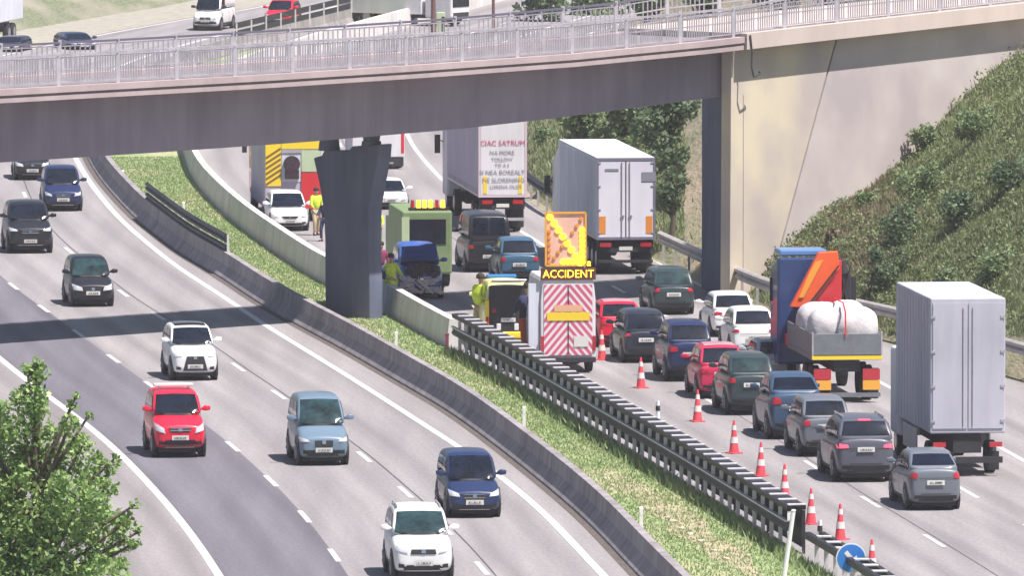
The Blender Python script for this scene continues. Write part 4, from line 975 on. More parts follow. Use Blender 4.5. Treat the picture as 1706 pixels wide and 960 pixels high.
# grey box truck at the right
g0, tg = lorry_pose(1552, 1672, 795, L2R)
gb = thing('box_truck', 'tall grey box truck at the right side of the queue, behind the crane lorry', 'lorry', (g0.x, g0.y, 0), heading(tg))
s_ = S(738); hw = 1.2; zz = lambda v: (738 - v) / s_
mb = MB(); mb.box(-hw, hw, 0, 7.6, zz(668), zz(450)); mb.build('cargo_box', M['grey_panel'], gb, bevel=.04)
for s in (-1, 1):
    x0, x1 = sorted((s * .02, s * (hw - .08))); mb = MB(); mb.box(x0, x1, -.03, -.003, zz(660), zz(458)); d = mb.build('rear_door', M['grey_panel'], gb)
    mb = MB(); mb.tube((s * .15, -.05, zz(655)), (s * .15, -.05, zz(465)), .018, n=6); mb.build('lock_rod', M['galv'], d)
    xx = sorted((s * (hw + .002), s * (hw + .016)))
    for k in range(1, 12): mb = MB(); mb.box(xx[0], xx[1], k * .62, k * .62 + .04, zz(664), zz(454)); mb.build('side_rib', M['galv'], gb)
    for k in range(4): mb = MB(); mb.box(s * (hw - .09) - .07, s * (hw - .09) + .07, -.055, -.03, zz(650 - k * 56), zz(646 - k * 56)); mb.build('hinge', M['galv'], d)
    x0, x1 = sorted((s * (hw - .55), s * (hw - .08))); mb = MB(); mb.box(x0, x1, .75, .78, .15, zz(700)); mb.build('mud_flap', M['tyre'], gb)
    x0, x1 = sorted((s * (hw - .5), s * (hw - .1))); mb = MB(); mb.box(x0, x1, -.02, .05, zz(690), zz(682)); mb.build('taillight', M['lamp_red'], gb)
mb = MB(); mb.box(-.45, .45, .1, 9.0, zz(700), zz(670)); mb.box(-hw + .08, hw - .08, 0, .12, zz(716), zz(706)); mb.build('chassis', M['under'], gb)
mb = MB(); mb.box(-hw + .03, hw - .03, 7.4, 9.1, .7, zz(560)); mb.build('cab', M['white_panel'], gb, bevel=.12)
mb = MB(); mb.box(-hw + .15, hw - .15, 9.105, 9.13, zz(640), zz(580)); mb.build('windscreen', M['glass'], gb)
mb = MB(); mb.box(-hw, -hw + .04, 3.0, 6.0, zz(710), zz(672)); mb.build('side_guard', M['galv'], gb); mb = MB(); mb.box(hw - .04, hw, 3.0, 6.0, zz(710), zz(672)); mb.build('side_guard', M['galv'], gb)
wheels(gb, (-hw + .25, hw - .25), (1.6, 8.2), .52)
# ------------------------------------------------------------------ rear chevron road works van with arrow board
g0, tg = lorry_pose(903, 990, 622, L2R); s_ = S(622); zz = lambda v: (622 - v) / s_; hw = .98
cv = thing('road_works_van', 'white van with red chevrons on its tail, carrying the arrow board and warning sign', 'van', (g0.x, g0.y, 0), heading(tg))
mb = MB(); sec = [(-hw, .42), (hw, .42), (hw, zz(500)), (hw * .93, zz(470)), (hw * .86, zz(464)), (-hw * .86, zz(464)), (-hw * .93, zz(470)), (-hw, zz(500))]
rings = [[(x, y, z) for x, z in sec] for y in (0, 4.2)] 
rings.append([(x * .94, 4.9, .42 + (z - .42) * .72) for x, z in sec]); rings.append([(x * .92, 5.7, .42 + (z - .42) * .42) for x, z in sec])
mb.loft(rings); mb.build('body', M['side_grey'] if 'side_grey' in M else M['white_panel'], cv, bevel=.05)
zl0, zl1 = zz(596), zz(470)
def chevrons(parent, x0, x1, z0, z1, y, m_a, m_b, period=.36, slope=1.0, name='chevron_panel'):
    mb = MB(); mb.box(x0, x1, y, y + .012, z0, z1); pn = mb.build(name, m_a, parent)
    mb = MB(); xc = (x0 + x1) / 2; hwid = (x1 - x0) / 2
    k = z0 - hwid * slope - period
    def clip(poly):
        out = poly
        for axis, val, keep in ((1, z0, 1), (1, z1, -1)):
            new = []
            for i in range(len(out)):
                p, q = out[i], out[(i + 1) % len(out)]
                ip, iq = (p[axis] - val) * keep >= 0, (q[axis] - val) * keep >= 0
                if ip: new.append(p)
                if ip != iq:
                    t = (val - p[axis]) / (q[axis] - p[axis]); new.append((p[0] + (q[0] - p[0]) * t, p[1] + (q[1] - p[1]) * t))
            out = new
            if not out: return out
        return out
    k = z0
    while k < z1 + hwid * slope + period:
        for s in (-1, 1):
            poly = [(xc, k), (xc, k + period / 2), (xc + s * hwid, k + period / 2 - hwid * slope), (xc + s * hwid, k - hwid * slope)]
            c = clip(poly)
            if len(c) > 2: mb.poly([(x, y - .006, z) for x, z in c])
        k += period
    mb.build('chevron_stripes', m_b, pn); return pn
chevrons(cv, -hw * .88, hw * .88, zz(592), zz(474), -.022, M['sheet_white'], M['pink_red'], .31, 1.2)
mb = MB(); mb.box(-.76, .76, -.05, -.034, zz(534), zz(520)); mb.build('yellow_band', M['yellow'], cv)
mb = MB(); mb.box(-.5, .5, -.046, -.033, zz(519), zz(508)); mb.build('orange_label', mat('pale_orange', (.75, .42, .25), .6), cv)
mb = MB(); mb.box(.2, .72, -.047, -.033, zz(578), zz(560)); mb.build('number_plate', M['plate'], cv)
mb = MB(); mb.box(-hw, hw, -.14, -.02, zz(604), zz(595)); mb.build('rear_bumper', M['trim'], cv, bevel=.02)
for s in (-1, 1):
    x0, x1 = sorted((s * hw * .89, s * hw)); mb = MB(); mb.box(x0, x1, -.04, -.003, zz(585), zz(560)); mb.build('taillight', M['lamp_red'], cv)
    mb = MB(); x = s * (hw + .16); mb.box(x - .1, x + .1, 4.55, 4.65, zz(545), zz(520)); mb.bar((s * hw * .9, 4.6, zz(540)), (x, 4.6, zz(538)), .04, .04); mb.build('mirror', M['trim'], cv)
    for (ya, yb) in ((.4, 1.5), (3.2, 4.1)):
        xx0, xx1 = sorted((s * (hw + .002), s * (hw + .012))); mb = MB(); mb.box(xx0, xx1, ya, yb, zz(520), zz(492)); mb.build('side_window', M['glass'], cv)
mb = MB(); mb.box(-.02, .02, -.036, -.034, zz(590), zz(476)); mb.build('door_gap', M['trim'], cv)
wheels(cv, (-hw + .14, hw - .14), (.95, 4.6), .42, .24)
bl, bt = zz(461), zz(446)
mb = MB(); mb.box(-.98, .98, -.05, .08, zz(466), zz(446)); ledb = mb.build('message_board', M['led_back'], cv, bevel=.01)
text_mesh('ACCIDENT', .40, M['led_text'], 'message_text', ledb, (0, -.06, zz(456.5)), (math.pi / 2, 0, 0), .004, .92)
x0, x1 = cx(0) * 0 - .78, .66
AB0, AB1 = zz(442), zz(354)
mb = MB(); mb.box(-.80, .62, -.02, .03, AB0, AB1); ab = mb.build('arrow_board', M['board'], cv)
mb = MB()
for a_, b_ in (((-.80, AB0), (-.80, AB1)), ((.62, AB0), (.62, AB1)), ((-.80, AB1), (.62, AB1)), ((-.80, AB0), (.62, AB0))): mb.bar((a_[0], -.03, a_[1]), (b_[0], -.03, b_[1]), .07, .07)
mb.build('frame', M['amber_frame'], ab)
def lamp_dots(pts, m, r=.085, name='lamp'):
    for x, z in pts:
        mb = MB(); mb.tube((x, -.03, z), (x, -.07, z), r, r * .9, 10); mb.build(name, m, ab)
Hb = AB1 - AB0
lamp_dots([(-.66 + i * .155, AB1 - .14 - i * .235) for i in range(8)], M['lamp_amber'], .125)
lamp_dots([(.50, AB0 + .12 + i * .19) for i in range(7)], M['lamp_amber'], .115)
lamp_dots([(-.18 + i * .17, AB0 + .13) for i in range(5)], M['lamp_amber'], .115)
lamp_dots([(-.68, AB0 + .12 + i * .22) for i in range(6)] + [(.45 - i * .15, AB1 - .22 - i * .24) for i in range(3)] + [(-.5 + i * .14, AB0 + .28 + i * .2) for i in range(4)], M['lamp_off'], .07)
for s in (-1, 1):
    mb = MB(); mb.bar((s * .6, .1, zz(464)), (s * .6, .05, AB1 - .3), .05, .05); mb.build('board_bracket', M['galv'], cv)
mb = MB(); mb.tube((.74, .0, AB0 - .02), (.74, .0, AB0 + .14), .07, .05, 8); mb.build('beacon', M['lamp_amber'], cv)
# open side door panel strip of the van (grey open door on the left)
mb = MB(); mb.box(-hw - .42, -hw - .04, .1, .16, .5, zz(472)); mb.build('open_rear_door', M['silver_tarp'], cv)
# ------------------------------------------------------------------ yellow police car with open boot
g0, tg = lorry_pose(798, 872, 578, L2R)
M['police_y'] = paint('police_yellow', (.78, .78, .32))
r_, q = place_car('estate', 797, 872, 576, 462, 0, L2R, M['police_y'], 'yellow and white patrol car with its tailgate open in front of the chevron van', None, W=1.75, name='patrol_car', L=4.6)
mb = MB(); mb.box(-.66, .66, -q['L'] / 2 + .02, -q['L'] / 2 + .5, q['zc'] + .22, q['zg1'] - .02); mb.box(-.70, .70, -q['L'] / 2 + .0, -q['L'] / 2 + .03, q['zc'] + .25, q['zg1'] - .0)
mb.build('open_boot', M['trim'], r_)
mb = MB(); mb.bar((0, -q['L'] * .43, q['zr'] - .03), (0, -q['L'] / 2 - .55, q['zr'] + .12), 1.25, .06); mb.build('tailgate', M['white'], r_, bevel=.02)
mb = MB(); mb.box(-.86, .86, -q['L'] / 2 - .1, -q['L'] / 2 + .25, q['zc'] + .04, q['zc'] + .30); mb.build('bumper_band', M['yellow'], r_, bevel=.06)
for s in (-1, 1):
    mb = MB(); x0, x1 = sorted((s * .70, s * .84)); mb.box(x0, x1, -q['L'] / 2 - .02, -q['L'] / 2 + .2, q['zc'] + .31, q['zt'] + .1); mb.build('tail_pillar', M['yellow'], r_, bevel=.04)
    mb = MB(); mb.box(x0 + .02, x1 - .02, -q['L'] / 2 - .04, -q['L'] / 2 - .021, q['zc'] + .6, q['zc'] + .85); mb.build('lamp_cluster', M['lamp_red'], r_)
for x in (-.35, .3):
    mb = MB(); mb.box(x - .08, x + .08, -q['L'] / 2 - .04, -q['L'] / 2 + .0, q['zc'] + .35, q['zc'] + .6); mb.build('boot_bag', M['white_panel'], r_, bevel=.02)
mb = MB(); mb.box(-.55, .55, -.12, .12, q['zr'] + .02, q['zr'] + .13); mb.build('light_bar', M['sign_blue'], r_, bevel=.03)

# ------------------------------------------------------------------ fire engine behind the bridge
g0, tg = lorry_pose(445, 530, 372, B2); s_ = S(372); zz = lambda v: (372 - v) / s_; hw = 1.22
fe = thing('fire_engine', 'yellow and red fire engine with black diagonal stripes seen under the bridge', 'fire engine', (g0.x, g0.y + 1, 0), heading(tg))
mb = MB(); mb.box(-hw, hw, 0, 7.5, .6, zz(236)); mb.build('body', M['violet_tarp'], fe, bevel=.05)
mb = MB(); mb.box(-hw + .03, -.52, -.03, -.003, zz(312), zz(240)); sp = mb.build('striped_panel', M['yellow'], fe)
mb = MB()
for k in range(9):
    z0 = zz(312) + k * .23
    if z0 + .58 < zz(238): mb.poly([(-hw + .04, -.036, z0), (-.53, -.036, z0 + .42), (-.53, -.036, z0 + .53), (-hw + .04, -.036, z0 + .11)])
mb.build('diagonal_stripes', mat('dark_brown_stripe', (.22, .12, .03), .6), sp)
mb = MB(); mb.box(-.50, hw - .02, -.03, -.003, zz(250), zz(237)); mb.build('top_panel', M['yellow'], fe)
mb = MB(); mb.box(-.5, .35, -.05, -.02, zz(257), zz(251)); mb.build('shutter_box', M['galv'], fe)
mb = MB(); mb.box(-.48, .34, -.02, -.004, zz(305), zz(258)); mb.build('pump_bay', M['silver_tarp'], fe)
mb = MB(); mb.tube((-.06, -.2, zz(275)), (-.06, -.02, zz(275)), .36, .36, 14); mb.box(-.35, .25, -.18, -.02, zz(300), zz(285)); mb.build('hose_reel', M['engine'], fe)
mb = MB(); mb.box(.36, hw - .02, -.06, -.003, zz(350), zz(290)); mb.build('locker', M['red'], fe)
mb = MB(); mb.box(.36, hw - .02, -.05, -.003, zz(288), zz(252)); mb.build('upper_locker', M['army_light'], fe)
mb = MB(); mb.bar((hw + .1, .2, .3), (hw - .1, -.1, zz(262)), .08, .08); mb.bar((hw + .45, .2, .3), (hw + .2, -.1, zz(262)), .08, .08)
for k in range(8): mb.bar((hw + .1 - k * .02, .2 - k * .03, .5 + k * .38), (hw + .43 - k * .03, .2 - k * .03, .5 + k * .38), .05, .05)
mb.build('ladder', M['galv'], fe)
mb = MB(); mb.box(-hw + .05, hw - .05, 7.6, 9.4, .7, zz(255)); mb.build('cab', M['red'], fe, bevel=.1)
mb = MB(); mb.box(-hw + .15, hw - .15, 9.41, 9.43, zz(310), zz(270)); mb.build('windscreen', M['glass'], fe)
for s in (-1, 1):
    mb = MB(); mb.box(s * (hw + .2) - .1, s * (hw + .2) + .1, 8.6, 8.75, zz(275), zz(248)); mb.bar((s * (hw - .1), 8.65, zz(260)), (s * (hw + .2), 8.65, zz(258)), .05, .05); mb.build('mirror', M['trim'], fe)
wheels(fe, (-hw + .2, hw - .2), (1.8, 8.3), .55)
mb = MB(); mb.box(-.5, .5, .1, 9, .45, .62); mb.build('chassis', M['under'], fe)
# white box truck glimpsed behind the pier
g0, tg = lorry_pose(585, 676, 282, LINE1); s_ = S(282); zz = lambda v: (282 - v) / s_; hw = 1.22
wt = thing('box_truck', 'white box truck behind the bridge pier with a red stripe at its corner', 'lorry', (g0.x, g0.y, 0), heading(tg))
mb = MB(); mb.box(-hw, hw, 0, 6.5, zz(262), zz(170)); mb.build('cargo_box', M['white_panel'], wt, bevel=.04)
mb = MB(); mb.box(hw - .16, hw - .02, -.012, -.002, zz(255), zz(180)); mb.build('red_stripe', M['red'], wt)
mb = MB(); mb.box(-hw + .05, hw - .05, -.02, .3, zz(277), zz(263)); mb.box(-.5, .5, .2, 8, zz(272), zz(263)); mb.build('chassis', M['under'], wt)
mb = MB(); mb.box(-.7, .7, -.05, -.02, zz(273), zz(270)); mb.build('rear_bumper', M['galv'], wt)
mb = MB(); mb.box(-hw + .05, hw - .05, 6.6, 8.4, .5, zz(205)); mb.build('cab', M['white_panel'], wt, bevel=.1)
wheels(wt, (-hw + .2, hw - .2), (1.4, 7.5), .48)
# grey lorry in the upper left corner and pale tanker above the bridge
def simple_lorry(u0, u1, vb, vt, line, label, bm_, cabm_, towards=True, Lx=8.0, tank=False):
    g0, tg = lorry_pose(u0, u1, vb, line); s_ = S(vb); hw = min(1.3, (u1 - u0) / s_ / 2); H = (vb - vt) / s_
    fwd = -tg if towards else tg
    t = thing('lorry' if not tank else 'tanker_lorry', label, 'lorry', (g0.x, g0.y, 0), heading(fwd))
    if tank:
        mb = MB(); rings = []
        for y, r in ((0, .5), (.15, .9), (.4, 1), (Lx - .4, 1), (Lx - .15, .9), (Lx, .5)):
            rings.append([(math.cos(k * math.pi / 8) * hw * r, -y, H * .62 + math.sin(k * math.pi / 8) * H * .37 * r) for k in range(16)])
        mb.loft(rings); mb.build('tank', bm_, t, smooth=True)
    else:
        mb = MB(); mb.box(-hw, hw, -Lx, -.1, H * .25, H); mb.build('cargo_box', bm_, t, bevel=.05)
    mb = MB(); mb.box(-hw + .04, hw - .04, .1, 2.0, .5, H * .72); mb.build('cab', cabm_, t, bevel=.12)
    mb = MB(); mb.box(-hw + .15, hw - .15, 2.005, 2.03, H * .42, H * .62); mb.build('windscreen', M['glass'], t)
    mb = MB(); mb.box(-hw + .2, hw - .2, 2.005, 2.025, H * .18, H * .30); mb.build('grille', M['grille'], t)
    for s in (-1, 1):
        x0, x1 = sorted((s * (hw - .45), s * (hw - .12))); mb = MB(); mb.box(x0, x1, 2.005, 2.03, H * .12, H * .17); mb.build('headlight', M['headlamp'], t)
    mb = MB(); mb.box(-.5, .5, -Lx + .2, 1.8, .45, H * .25 - .005); mb.build('chassis', M['under'], t)
    wheels(t, (-hw + .2, hw - .2), (1.0, -Lx + 2.0, -Lx + 3.3), .5)
    return t
simple_lorry(-82, -6, 72, -60, L1, 'tall grey lorry at the upper left corner above the bridge railing', M['silver_tarp'], M['silver_tarp'], Lx=7)
# tanker stands side-on on the far right carriageway
tk = simple_lorry(690, 750, 42, -35, L2R, 'pale tanker lorry seen side-on above the bridge railing', M['white_panel'], M['white_panel'], towards=True, Lx=6, tank=False)
tk.rotation_euler.z += R(68)
mb = MB(); mb.box(-1.33, -1.30, -5.9, -.2, 1.15, 1.3); mb.build('side_stripe', M['army'], tk)

# ------------------------------------------------------------------ olive rescue lorry and crashed blue car
g0, tg = lorry_pose(672, 748, 492, LINE1); s_ = S(492); zz = lambda v: (492 - v) / s_; hw = 1.0
am_ = thing('rescue_lorry', 'olive green recovery lorry with a row of amber lamps behind the crashed blue car', 'lorry', (g0.x, g0.y + 4, 0), heading(tg))
mb = MB(); mb.box(-hw, hw, 0, 5.2, .55, zz(362)); mb.build('body', M['army'], am_, bevel=.08)
mb = MB(); mb.box(-hw + .25, hw - .25, -.03, -.003, zz(418), zz(376)); mb.build('rear_window', M['glass'], am_, bevel=.01)
mb = MB(); mb.box(-hw - .0, -hw + .3, -.06, -.003, .8, zz(372)); mb.build('light_corner', M['army_light'], am_)
mb = MB(); mb.box(-hw + .3, hw - .1, .1, .4, zz(361), zz(357)); bb = mb.build('lamp_bar', M['trim'], am_)
for k in range(6):
    mb = MB(); x = -hw + .45 + k * .24; mb.tube((x, .2, zz(357)), (x, .2, zz(344)), .09, .07, 8); mb.build('beacon', M['lamp_amber'] if k in (1, 2, 3, 5) else M['lamp_red'], bb)
mb = MB(); mb.box(-hw + .05, hw - .05, 5.3, 6.9, .6, zz(385)); mb.build('cab', M['army'], am_, bevel=.1)
wheels(am_, (-hw + .15, hw - .15), (1.2, 5.9), .5)
mb = MB(); mb.box(-.45, .45, .1, 6.5, .4, .56); mb.build('chassis', M['under'], am_)
crashb = paint('crash_blue', (.05, .12, .42)); g0, tg = lorry_pose(650, 735, 498, LINE1)
r_, q = place_car('hatch', 652, 736, 497, 402, 1, LINE1, crashb, 'crashed blue car with its bonnet torn open and engine exposed beside the pier', None, W=1.75, name='crashed_car', L=3.9, plate=False)
Lq = q['L'] / 2
mb = MB(); random.seed(3)
for i in range(46):
    x = random.uniform(-.8, .8); z = q['zc'] + random.uniform(0, .62); y = Lq + random.uniform(-.15, .12); a = random.uniform(.05, .16)
    tilt = random.gauss(0, .35); ln_ = random.uniform(.12, .34)
    x = max(-.6, min(.6, x)); mb.bar((x - ln_, y, z - tilt * ln_), (x + ln_, y + random.uniform(-.08, .08), z + tilt * ln_), random.uniform(.02, .1), random.uniform(.03, .13))
mb.build('crumpled_bumper', M['wreck'], r_)
mb = MB()
for i in range(40):
    x = random.uniform(-.62, .62); z = q['zc'] + .62 + random.uniform(0, .42); y = Lq - random.uniform(-.02, .35); a = random.uniform(.05, .14)
    mb.box(x - a, x + a, y - a, y + a, z - a * .8, z + a * .8)
mb.build('engine', M['engine'], r_)
mb = MB(); zz_ = q['zc'] + 1.08
mb.loft([[(-.7, Lq - .95, zz_ + .1), (.7, Lq - .95, zz_ + .1), (.7, Lq - .95, zz_ + .14), (-.7, Lq - .95, zz_ + .14)], [(-.66, Lq - .70, zz_ + .45), (.66, Lq - .66, zz_ + .38), (.66, Lq - .62, zz_ + .42), (-.66, Lq - .66, zz_ + .49)], [(-.6, Lq - .48, zz_ + .78), (.62, Lq - .42, zz_ + .62), (.62, Lq - .38, zz_ + .65), (-.6, Lq - .44, zz_ + .82)]])
mb.build('raised_bonnet', crashb, r_)

# ------------------------------------------------------------------ people
def skinned(name, verts, edges, radii, m, parent, root_i=0, sub=1):
    me = bpy.data.meshes.new(name); me.from_pydata(verts, edges, []); me.materials.append(m)
    o = bpy.data.objects.new(name, me); COL.objects.link(o); o.parent = parent
    sk = o.modifiers.new('skin', 'SKIN'); sk.use_smooth_shade = True
    if not me.skin_vertices: 
        bm = bmesh.new(); bm.from_mesh(me); bm.verts.layers.skin.verify(); bm.to_mesh(me); bm.free()
    for i, r in enumerate(radii):
        rr = r if isinstance(r, tuple) else (r, r)
        me.skin_vertices[0].data[i].radius = rr; me.skin_vertices[0].data[i].use_root = (i == root_i)
    s = o.modifiers.new('sub', 'SUBSURF'); s.levels = sub; s.render_levels = sub
    return o
def person(u, vb, vt, label, top, legs, facing=0.0, arm=(0.1, .1), step=.12, hat=None):
    """u, vb, vt: feet column/row and head row in the photograph; facing: 0 looks at the camera"""
    K = (vb - vt) / S(vb) / 1.80
    t = thing('person', label, 'person', P(u, vb), facing)
    def V(x, y, z): return (x * K * .93, y * K * .93, z * K)
    a0, a1 = arm
    J = {'pel': V(0, 0, .95), 'waist': V(0, .01, 1.10), 'chest': V(0, .02, 1.32), 'neck': V(0, .01, 1.50), 'nk2': V(0, -.01, 1.56), 'head': V(0, -.02, 1.66), 'crown': V(0, 0, 1.75),
         'shl': V(-.19, .01, 1.43), 'ell': V(-.25, -.02 - a0 * .5, 1.16), 'wrl': V(-.25 + a0 * .2, -.06 - a0, .93 + a0 * .6), 'hal': V(-.25 + a0 * .3, -.08 - a0 * 1.2, .86 + a0 * .7),
         'shr': V(.19, .01, 1.43), 'elr': V(.25, -.02 - a1 * .5, 1.16), 'wrr': V(.25 - a1 * .2, -.06 - a1, .93 + a1 * .6), 'har': V(.25 - a1 * .3, -.08 - a1 * 1.2, .86 + a1 * .7),
         'hil': V(-.10, 0, .88), 'knl': V(-.11, -.03 - step, .50), 'anl': V(-.11, .02 - step, .09), 'tol': V(-.12, -.14 - step, .05),
         'hir': V(.10, 0, .88), 'knr': V(.12, -.03 + step, .50), 'anr': V(.12, .04 + step, .09), 'tor': V(.13, -.11 + step, .05)}
    names = list(J); idx = {n: i for i, n in enumerate(names)}
    E = [('pel', 'waist'), ('waist', 'chest'), ('chest', 'neck'), ('neck', 'nk2'), ('nk2', 'head'), ('head', 'crown'), ('chest', 'shl'), ('shl', 'ell'), ('ell', 'wrl'), ('wrl', 'hal'), ('chest', 'shr'), ('shr', 'elr'), ('elr', 'wrr'), ('wrr', 'har'),
         ('pel', 'hil'), ('hil', 'knl'), ('knl', 'anl'), ('anl', 'tol'), ('pel', 'hir'), ('hir', 'knr'), ('knr', 'anr'), ('anr', 'tor')]
    Rr = dict(pel=.12, waist=.115, chest=.13, neck=.05, nk2=.055, head=.095, crown=.06, shl=.06, ell=.042, wrl=.03, hal=.034, shr=.06, elr=.042, wrr=.03, har=.034, hil=.08, knl=.055, anl=.04, tol=.035, hir=.08, knr=.055, anr=.04, tor=.035)
    skinned('body', [J[n] for n in names], [(idx[a], idx[b]) for a, b in E], [Rr[n] * K for n in names], M['skin'], t)
    def garment(name, ns, es, rs, m):
        i2 = {n: i for i, n in enumerate(ns)}
        skinned(name, [J[n] for n in ns], [(i2[a], i2[b]) for a, b in es], [r * K for r in rs], m, t)
    garment('jacket', ['pel', 'waist', 'chest', 'neck', 'shl', 'ell', 'wrl', 'shr', 'elr', 'wrr'], [('pel', 'waist'), ('waist', 'chest'), ('chest', 'neck'), ('chest', 'shl'), ('shl', 'ell'), ('ell', 'wrl'), ('chest', 'shr'), ('shr', 'elr'), ('elr', 'wrr')],
            [.155, .15, .165, .08, .085, .065, .05, .085, .065, .05], top)
    garment('trousers', ['pel', 'hil', 'knl', 'anl', 'hir', 'knr', 'anr'], [('pel', 'hil'), ('hil', 'knl'), ('knl', 'anl'), ('pel', 'hir'), ('hir', 'knr'), ('knr', 'anr')], [.14, .11, .08, .062, .11, .08, .062], legs)
    hm = MB(); rings = []
    for zf_, r in ((0, .098), (.04, .112), (.09, .104), (.13, .07), (.15, .02)):
        rings.append([(math.cos(k * math.pi / 6) * r * K, (.018 + math.sin(k * math.pi / 6) * r * 1.08) * K, (1.665 + zf_) * K) for k in range(12)])
    hm.loft(rings); hm.build('hair' if hat is None else 'cap', hat or M['hair'], t, smooth=True)
    fm = MB(); fm.loft([[(-.012 * K, -.105 * K, 1.63 * K), (.012 * K, -.105 * K, 1.63 * K), (0, -.10 * K, 1.67 * K)], [(-.006 * K, -.135 * K, 1.635 * K), (.006 * K, -.135 * K, 1.635 * K), (0, -.12 * K, 1.66 * K)]])
    fm.build('nose', M['skin'], t)
    for s in (-1, 1):
        em = MB(); em.tube((s * .035 * K, -.10 * K, 1.672 * K), (s * .035 * K, -.118 * K, 1.672 * K), .012 * K, .008 * K, 6); em.build('eye', M['trim'], t)
        bm_ = MB(); x, y, z = J['tol' if s < 0 else 'tor']; ax, ay, az = J['anl' if s < 0 else 'anr']
        bm_.loft([[(ax - .05 * K, ay + .06 * K, 0), (ax + .05 * K, ay + .06 * K, 0), (ax + .045 * K, ay + .05 * K, .12 * K), (ax - .045 * K, ay + .05 * K, .12 * K)], [(x - .05 * K, y - .04 * K, 0), (x + .05 * K, y - .04 * K, 0), (x + .04 * K, y - .03 * K, .05 * K), (x - .04 * K, y - .03 * K, .05 * K)]])
        bm_.build('boot', M['trim'], t, bevel=.01)
        # fingers
        h = Vector(J['hal' if s < 0 else 'har']); w_ = Vector(J['wrl' if s < 0 else 'wrr']); d = (h - w_).normalized(); fb = MB()
        side = d.cross(Vector((0, 1, 0))).normalized() if abs(d.y) < .9 else Vector((1, 0, 0))
        for k, ln_ in enumerate((.07, .08, .075, .06)): 
            b0 = h + side * ((k - 1.5) * .018 * K); fb.tube(b0, b0 + d * ln_ * K * .6, .009 * K, .008 * K, 5); fb.tube(b0 + d * ln_ * K * .6, b0 + d * ln_ * K + Vector((0, -.02 * K, 0)), .008 * K, .006 * K, 5)
        fb.tube(h - d * .03 * K, h + side * .04 * K * s + d * .02 * K, .011 * K, .008 * K, 5); fb.build('fingers', M['skin'], t)
    return t
person(652, 518, 422, 'person in a bright yellow high visibility suit standing beside the crashed blue car', M['hivis'], M['hivis'], R(35), (.25, .3))
person(635, 490, 402, 'person in a dark red top half hidden by the bridge pier', M['maroon_cloth'], M['navy_cloth'], R(20), (.1, .1))
person(630, 412, 348, 'person in a yellow vest farther back behind the right edge of the pier', M['hivis'], M['army'], R(0), (.1, .2))
person(801, 572, 455, 'person in a yellow jacket standing left of the patrol car', M['hivis'], M['beige_cloth'], R(150), (.3, .1))
person(879, 603, 470, 'person in a navy jacket and orange trousers between the patrol car and the chevron van', M['navy_cloth'], M['orange_cloth'], R(200), (.2, .3))
person(527, 392, 312, 'person in a yellow jacket and beige trousers beside the fire engine', M['hivis'], M['beige_cloth'], R(20), (.2, .1))
person(541, 402, 330, 'person in dark clothes just left of the bridge pier', M['navy_cloth'], M['navy_cloth'], R(-30), (.2, .1))

# ------------------------------------------------------------------ cones, posts, sign
cones = [(1068, 647, 'beside the black people carrier and navy SUV'), (1162, 703, 'left of the crimson hatchback'), (1223, 756, 'third along the coned-off lane, below the grey-green car'), (1267, 794, 'fourth of the row, left of the steel-grey SUV'), (1307, 832, 'partly hidden by the guard rail'), (1351, 874, 'whole and tall, beside the top of the white pole'), (1400, 900, 'smaller looking, just above the blue round sign'), (1453, 962, 'at the bottom edge right of the blue round sign'), (1003, 600, 'faint one right beside the chevron van')]
def cone_proto(loc, label):
    t = thing('traffic_cone', label, 'traffic cone', loc, 0, 'traffic cones closing the lane')
    mb = MB(); mb.box(-.21, .21, -.21, .21, 0, .045); mb.build('base', M['cone_red'], t, bevel=.015)
    Hc = 1.08
    def ringc(z): return .165 - .13 * (z - .05) / (Hc - .05)
    bands = [(.05, .34, 'cone_red'), (.34, .54, 'cone_white'), (.54, .76, 'cone_red'), (.76, .92, 'cone_white'), (.92, Hc, 'cone_red')]
    mb = MB(); mb.tube((0, 0, .05), (0, 0, Hc), .162, .032, 16); mb.build('cone_body', M['cone_red'], t, smooth=False)
    for z0, z1, m in bands:
        if m == 'cone_white': mb = MB(); mb.tube((0, 0, z0), (0, 0, z1), ringc(z0) + .006, ringc(z1) + .006, 16); mb.build('reflective_band', M[m], t)
    return t
proto = None
for u, v, l in cones:
    loc = P(u, v)
    if proto is None: proto = cone_proto(loc, ''); c = proto
    else: c = copy_tree(proto); c.location = loc
    c.rotation_euler = (random.uniform(-.02, .02), random.uniform(-.03, .03), random.uniform(0, 3)); c['label'] = 'red and white traffic cone ' + l
posts = [(205, 312, 'near the bridge end of the barrier rail', .95), (306, 366, 'behind the dark two-beam rail', .95), (660, 588, 'right of the bridge pier foot', .85), (873, 716, 'halfway down the strip', .85), (1068, 888, 'nearest the camera', .85)]
pr = None
for u, v, l, h in posts:
    if pr is None:
        pr = thing('marker_post', '', 'marker post', P(u, v), 0, 'white marker posts on the median'); mb = MB(); mb.loft([[(-.06, -.05, 0), (.06, -.05, 0), (.05, .05, 0), (-.05, .05, 0)], [(-.055, -.05, .74), (.055, -.05, .74), (.045, .05, .78), (-.045, .05, .78)]]); mb.build('post', M['sign_white'], pr, bevel=.01)
        mb = MB(); mb.box(-.03, .03, -.056, -.051, .52, .64); mb.build('reflector', M['sign_white'], pr); c = pr
    else: c = copy_tree(pr); c.location = P(u, v)
    c['label'] = 'white marker post on the grass median ' + l
for u, v, l in ((1096, 697, 'short black and white post behind the guard rail near the second cone'), (1366, 900, 'short black and white post behind the guard rail beside the blue sign')):
    t = thing('lane_marker', l, 'marker post', P(u, v)); mb = MB(); mb.tube((0, 0, 0), (0, 0, .58), .07, .06, 8); mb.build('post', M['sign_white'], t); mb = MB(); mb.tube((0, 0, .25), (0, 0, .42), .078, .074, 8); mb.build('band', M['trim'], t)
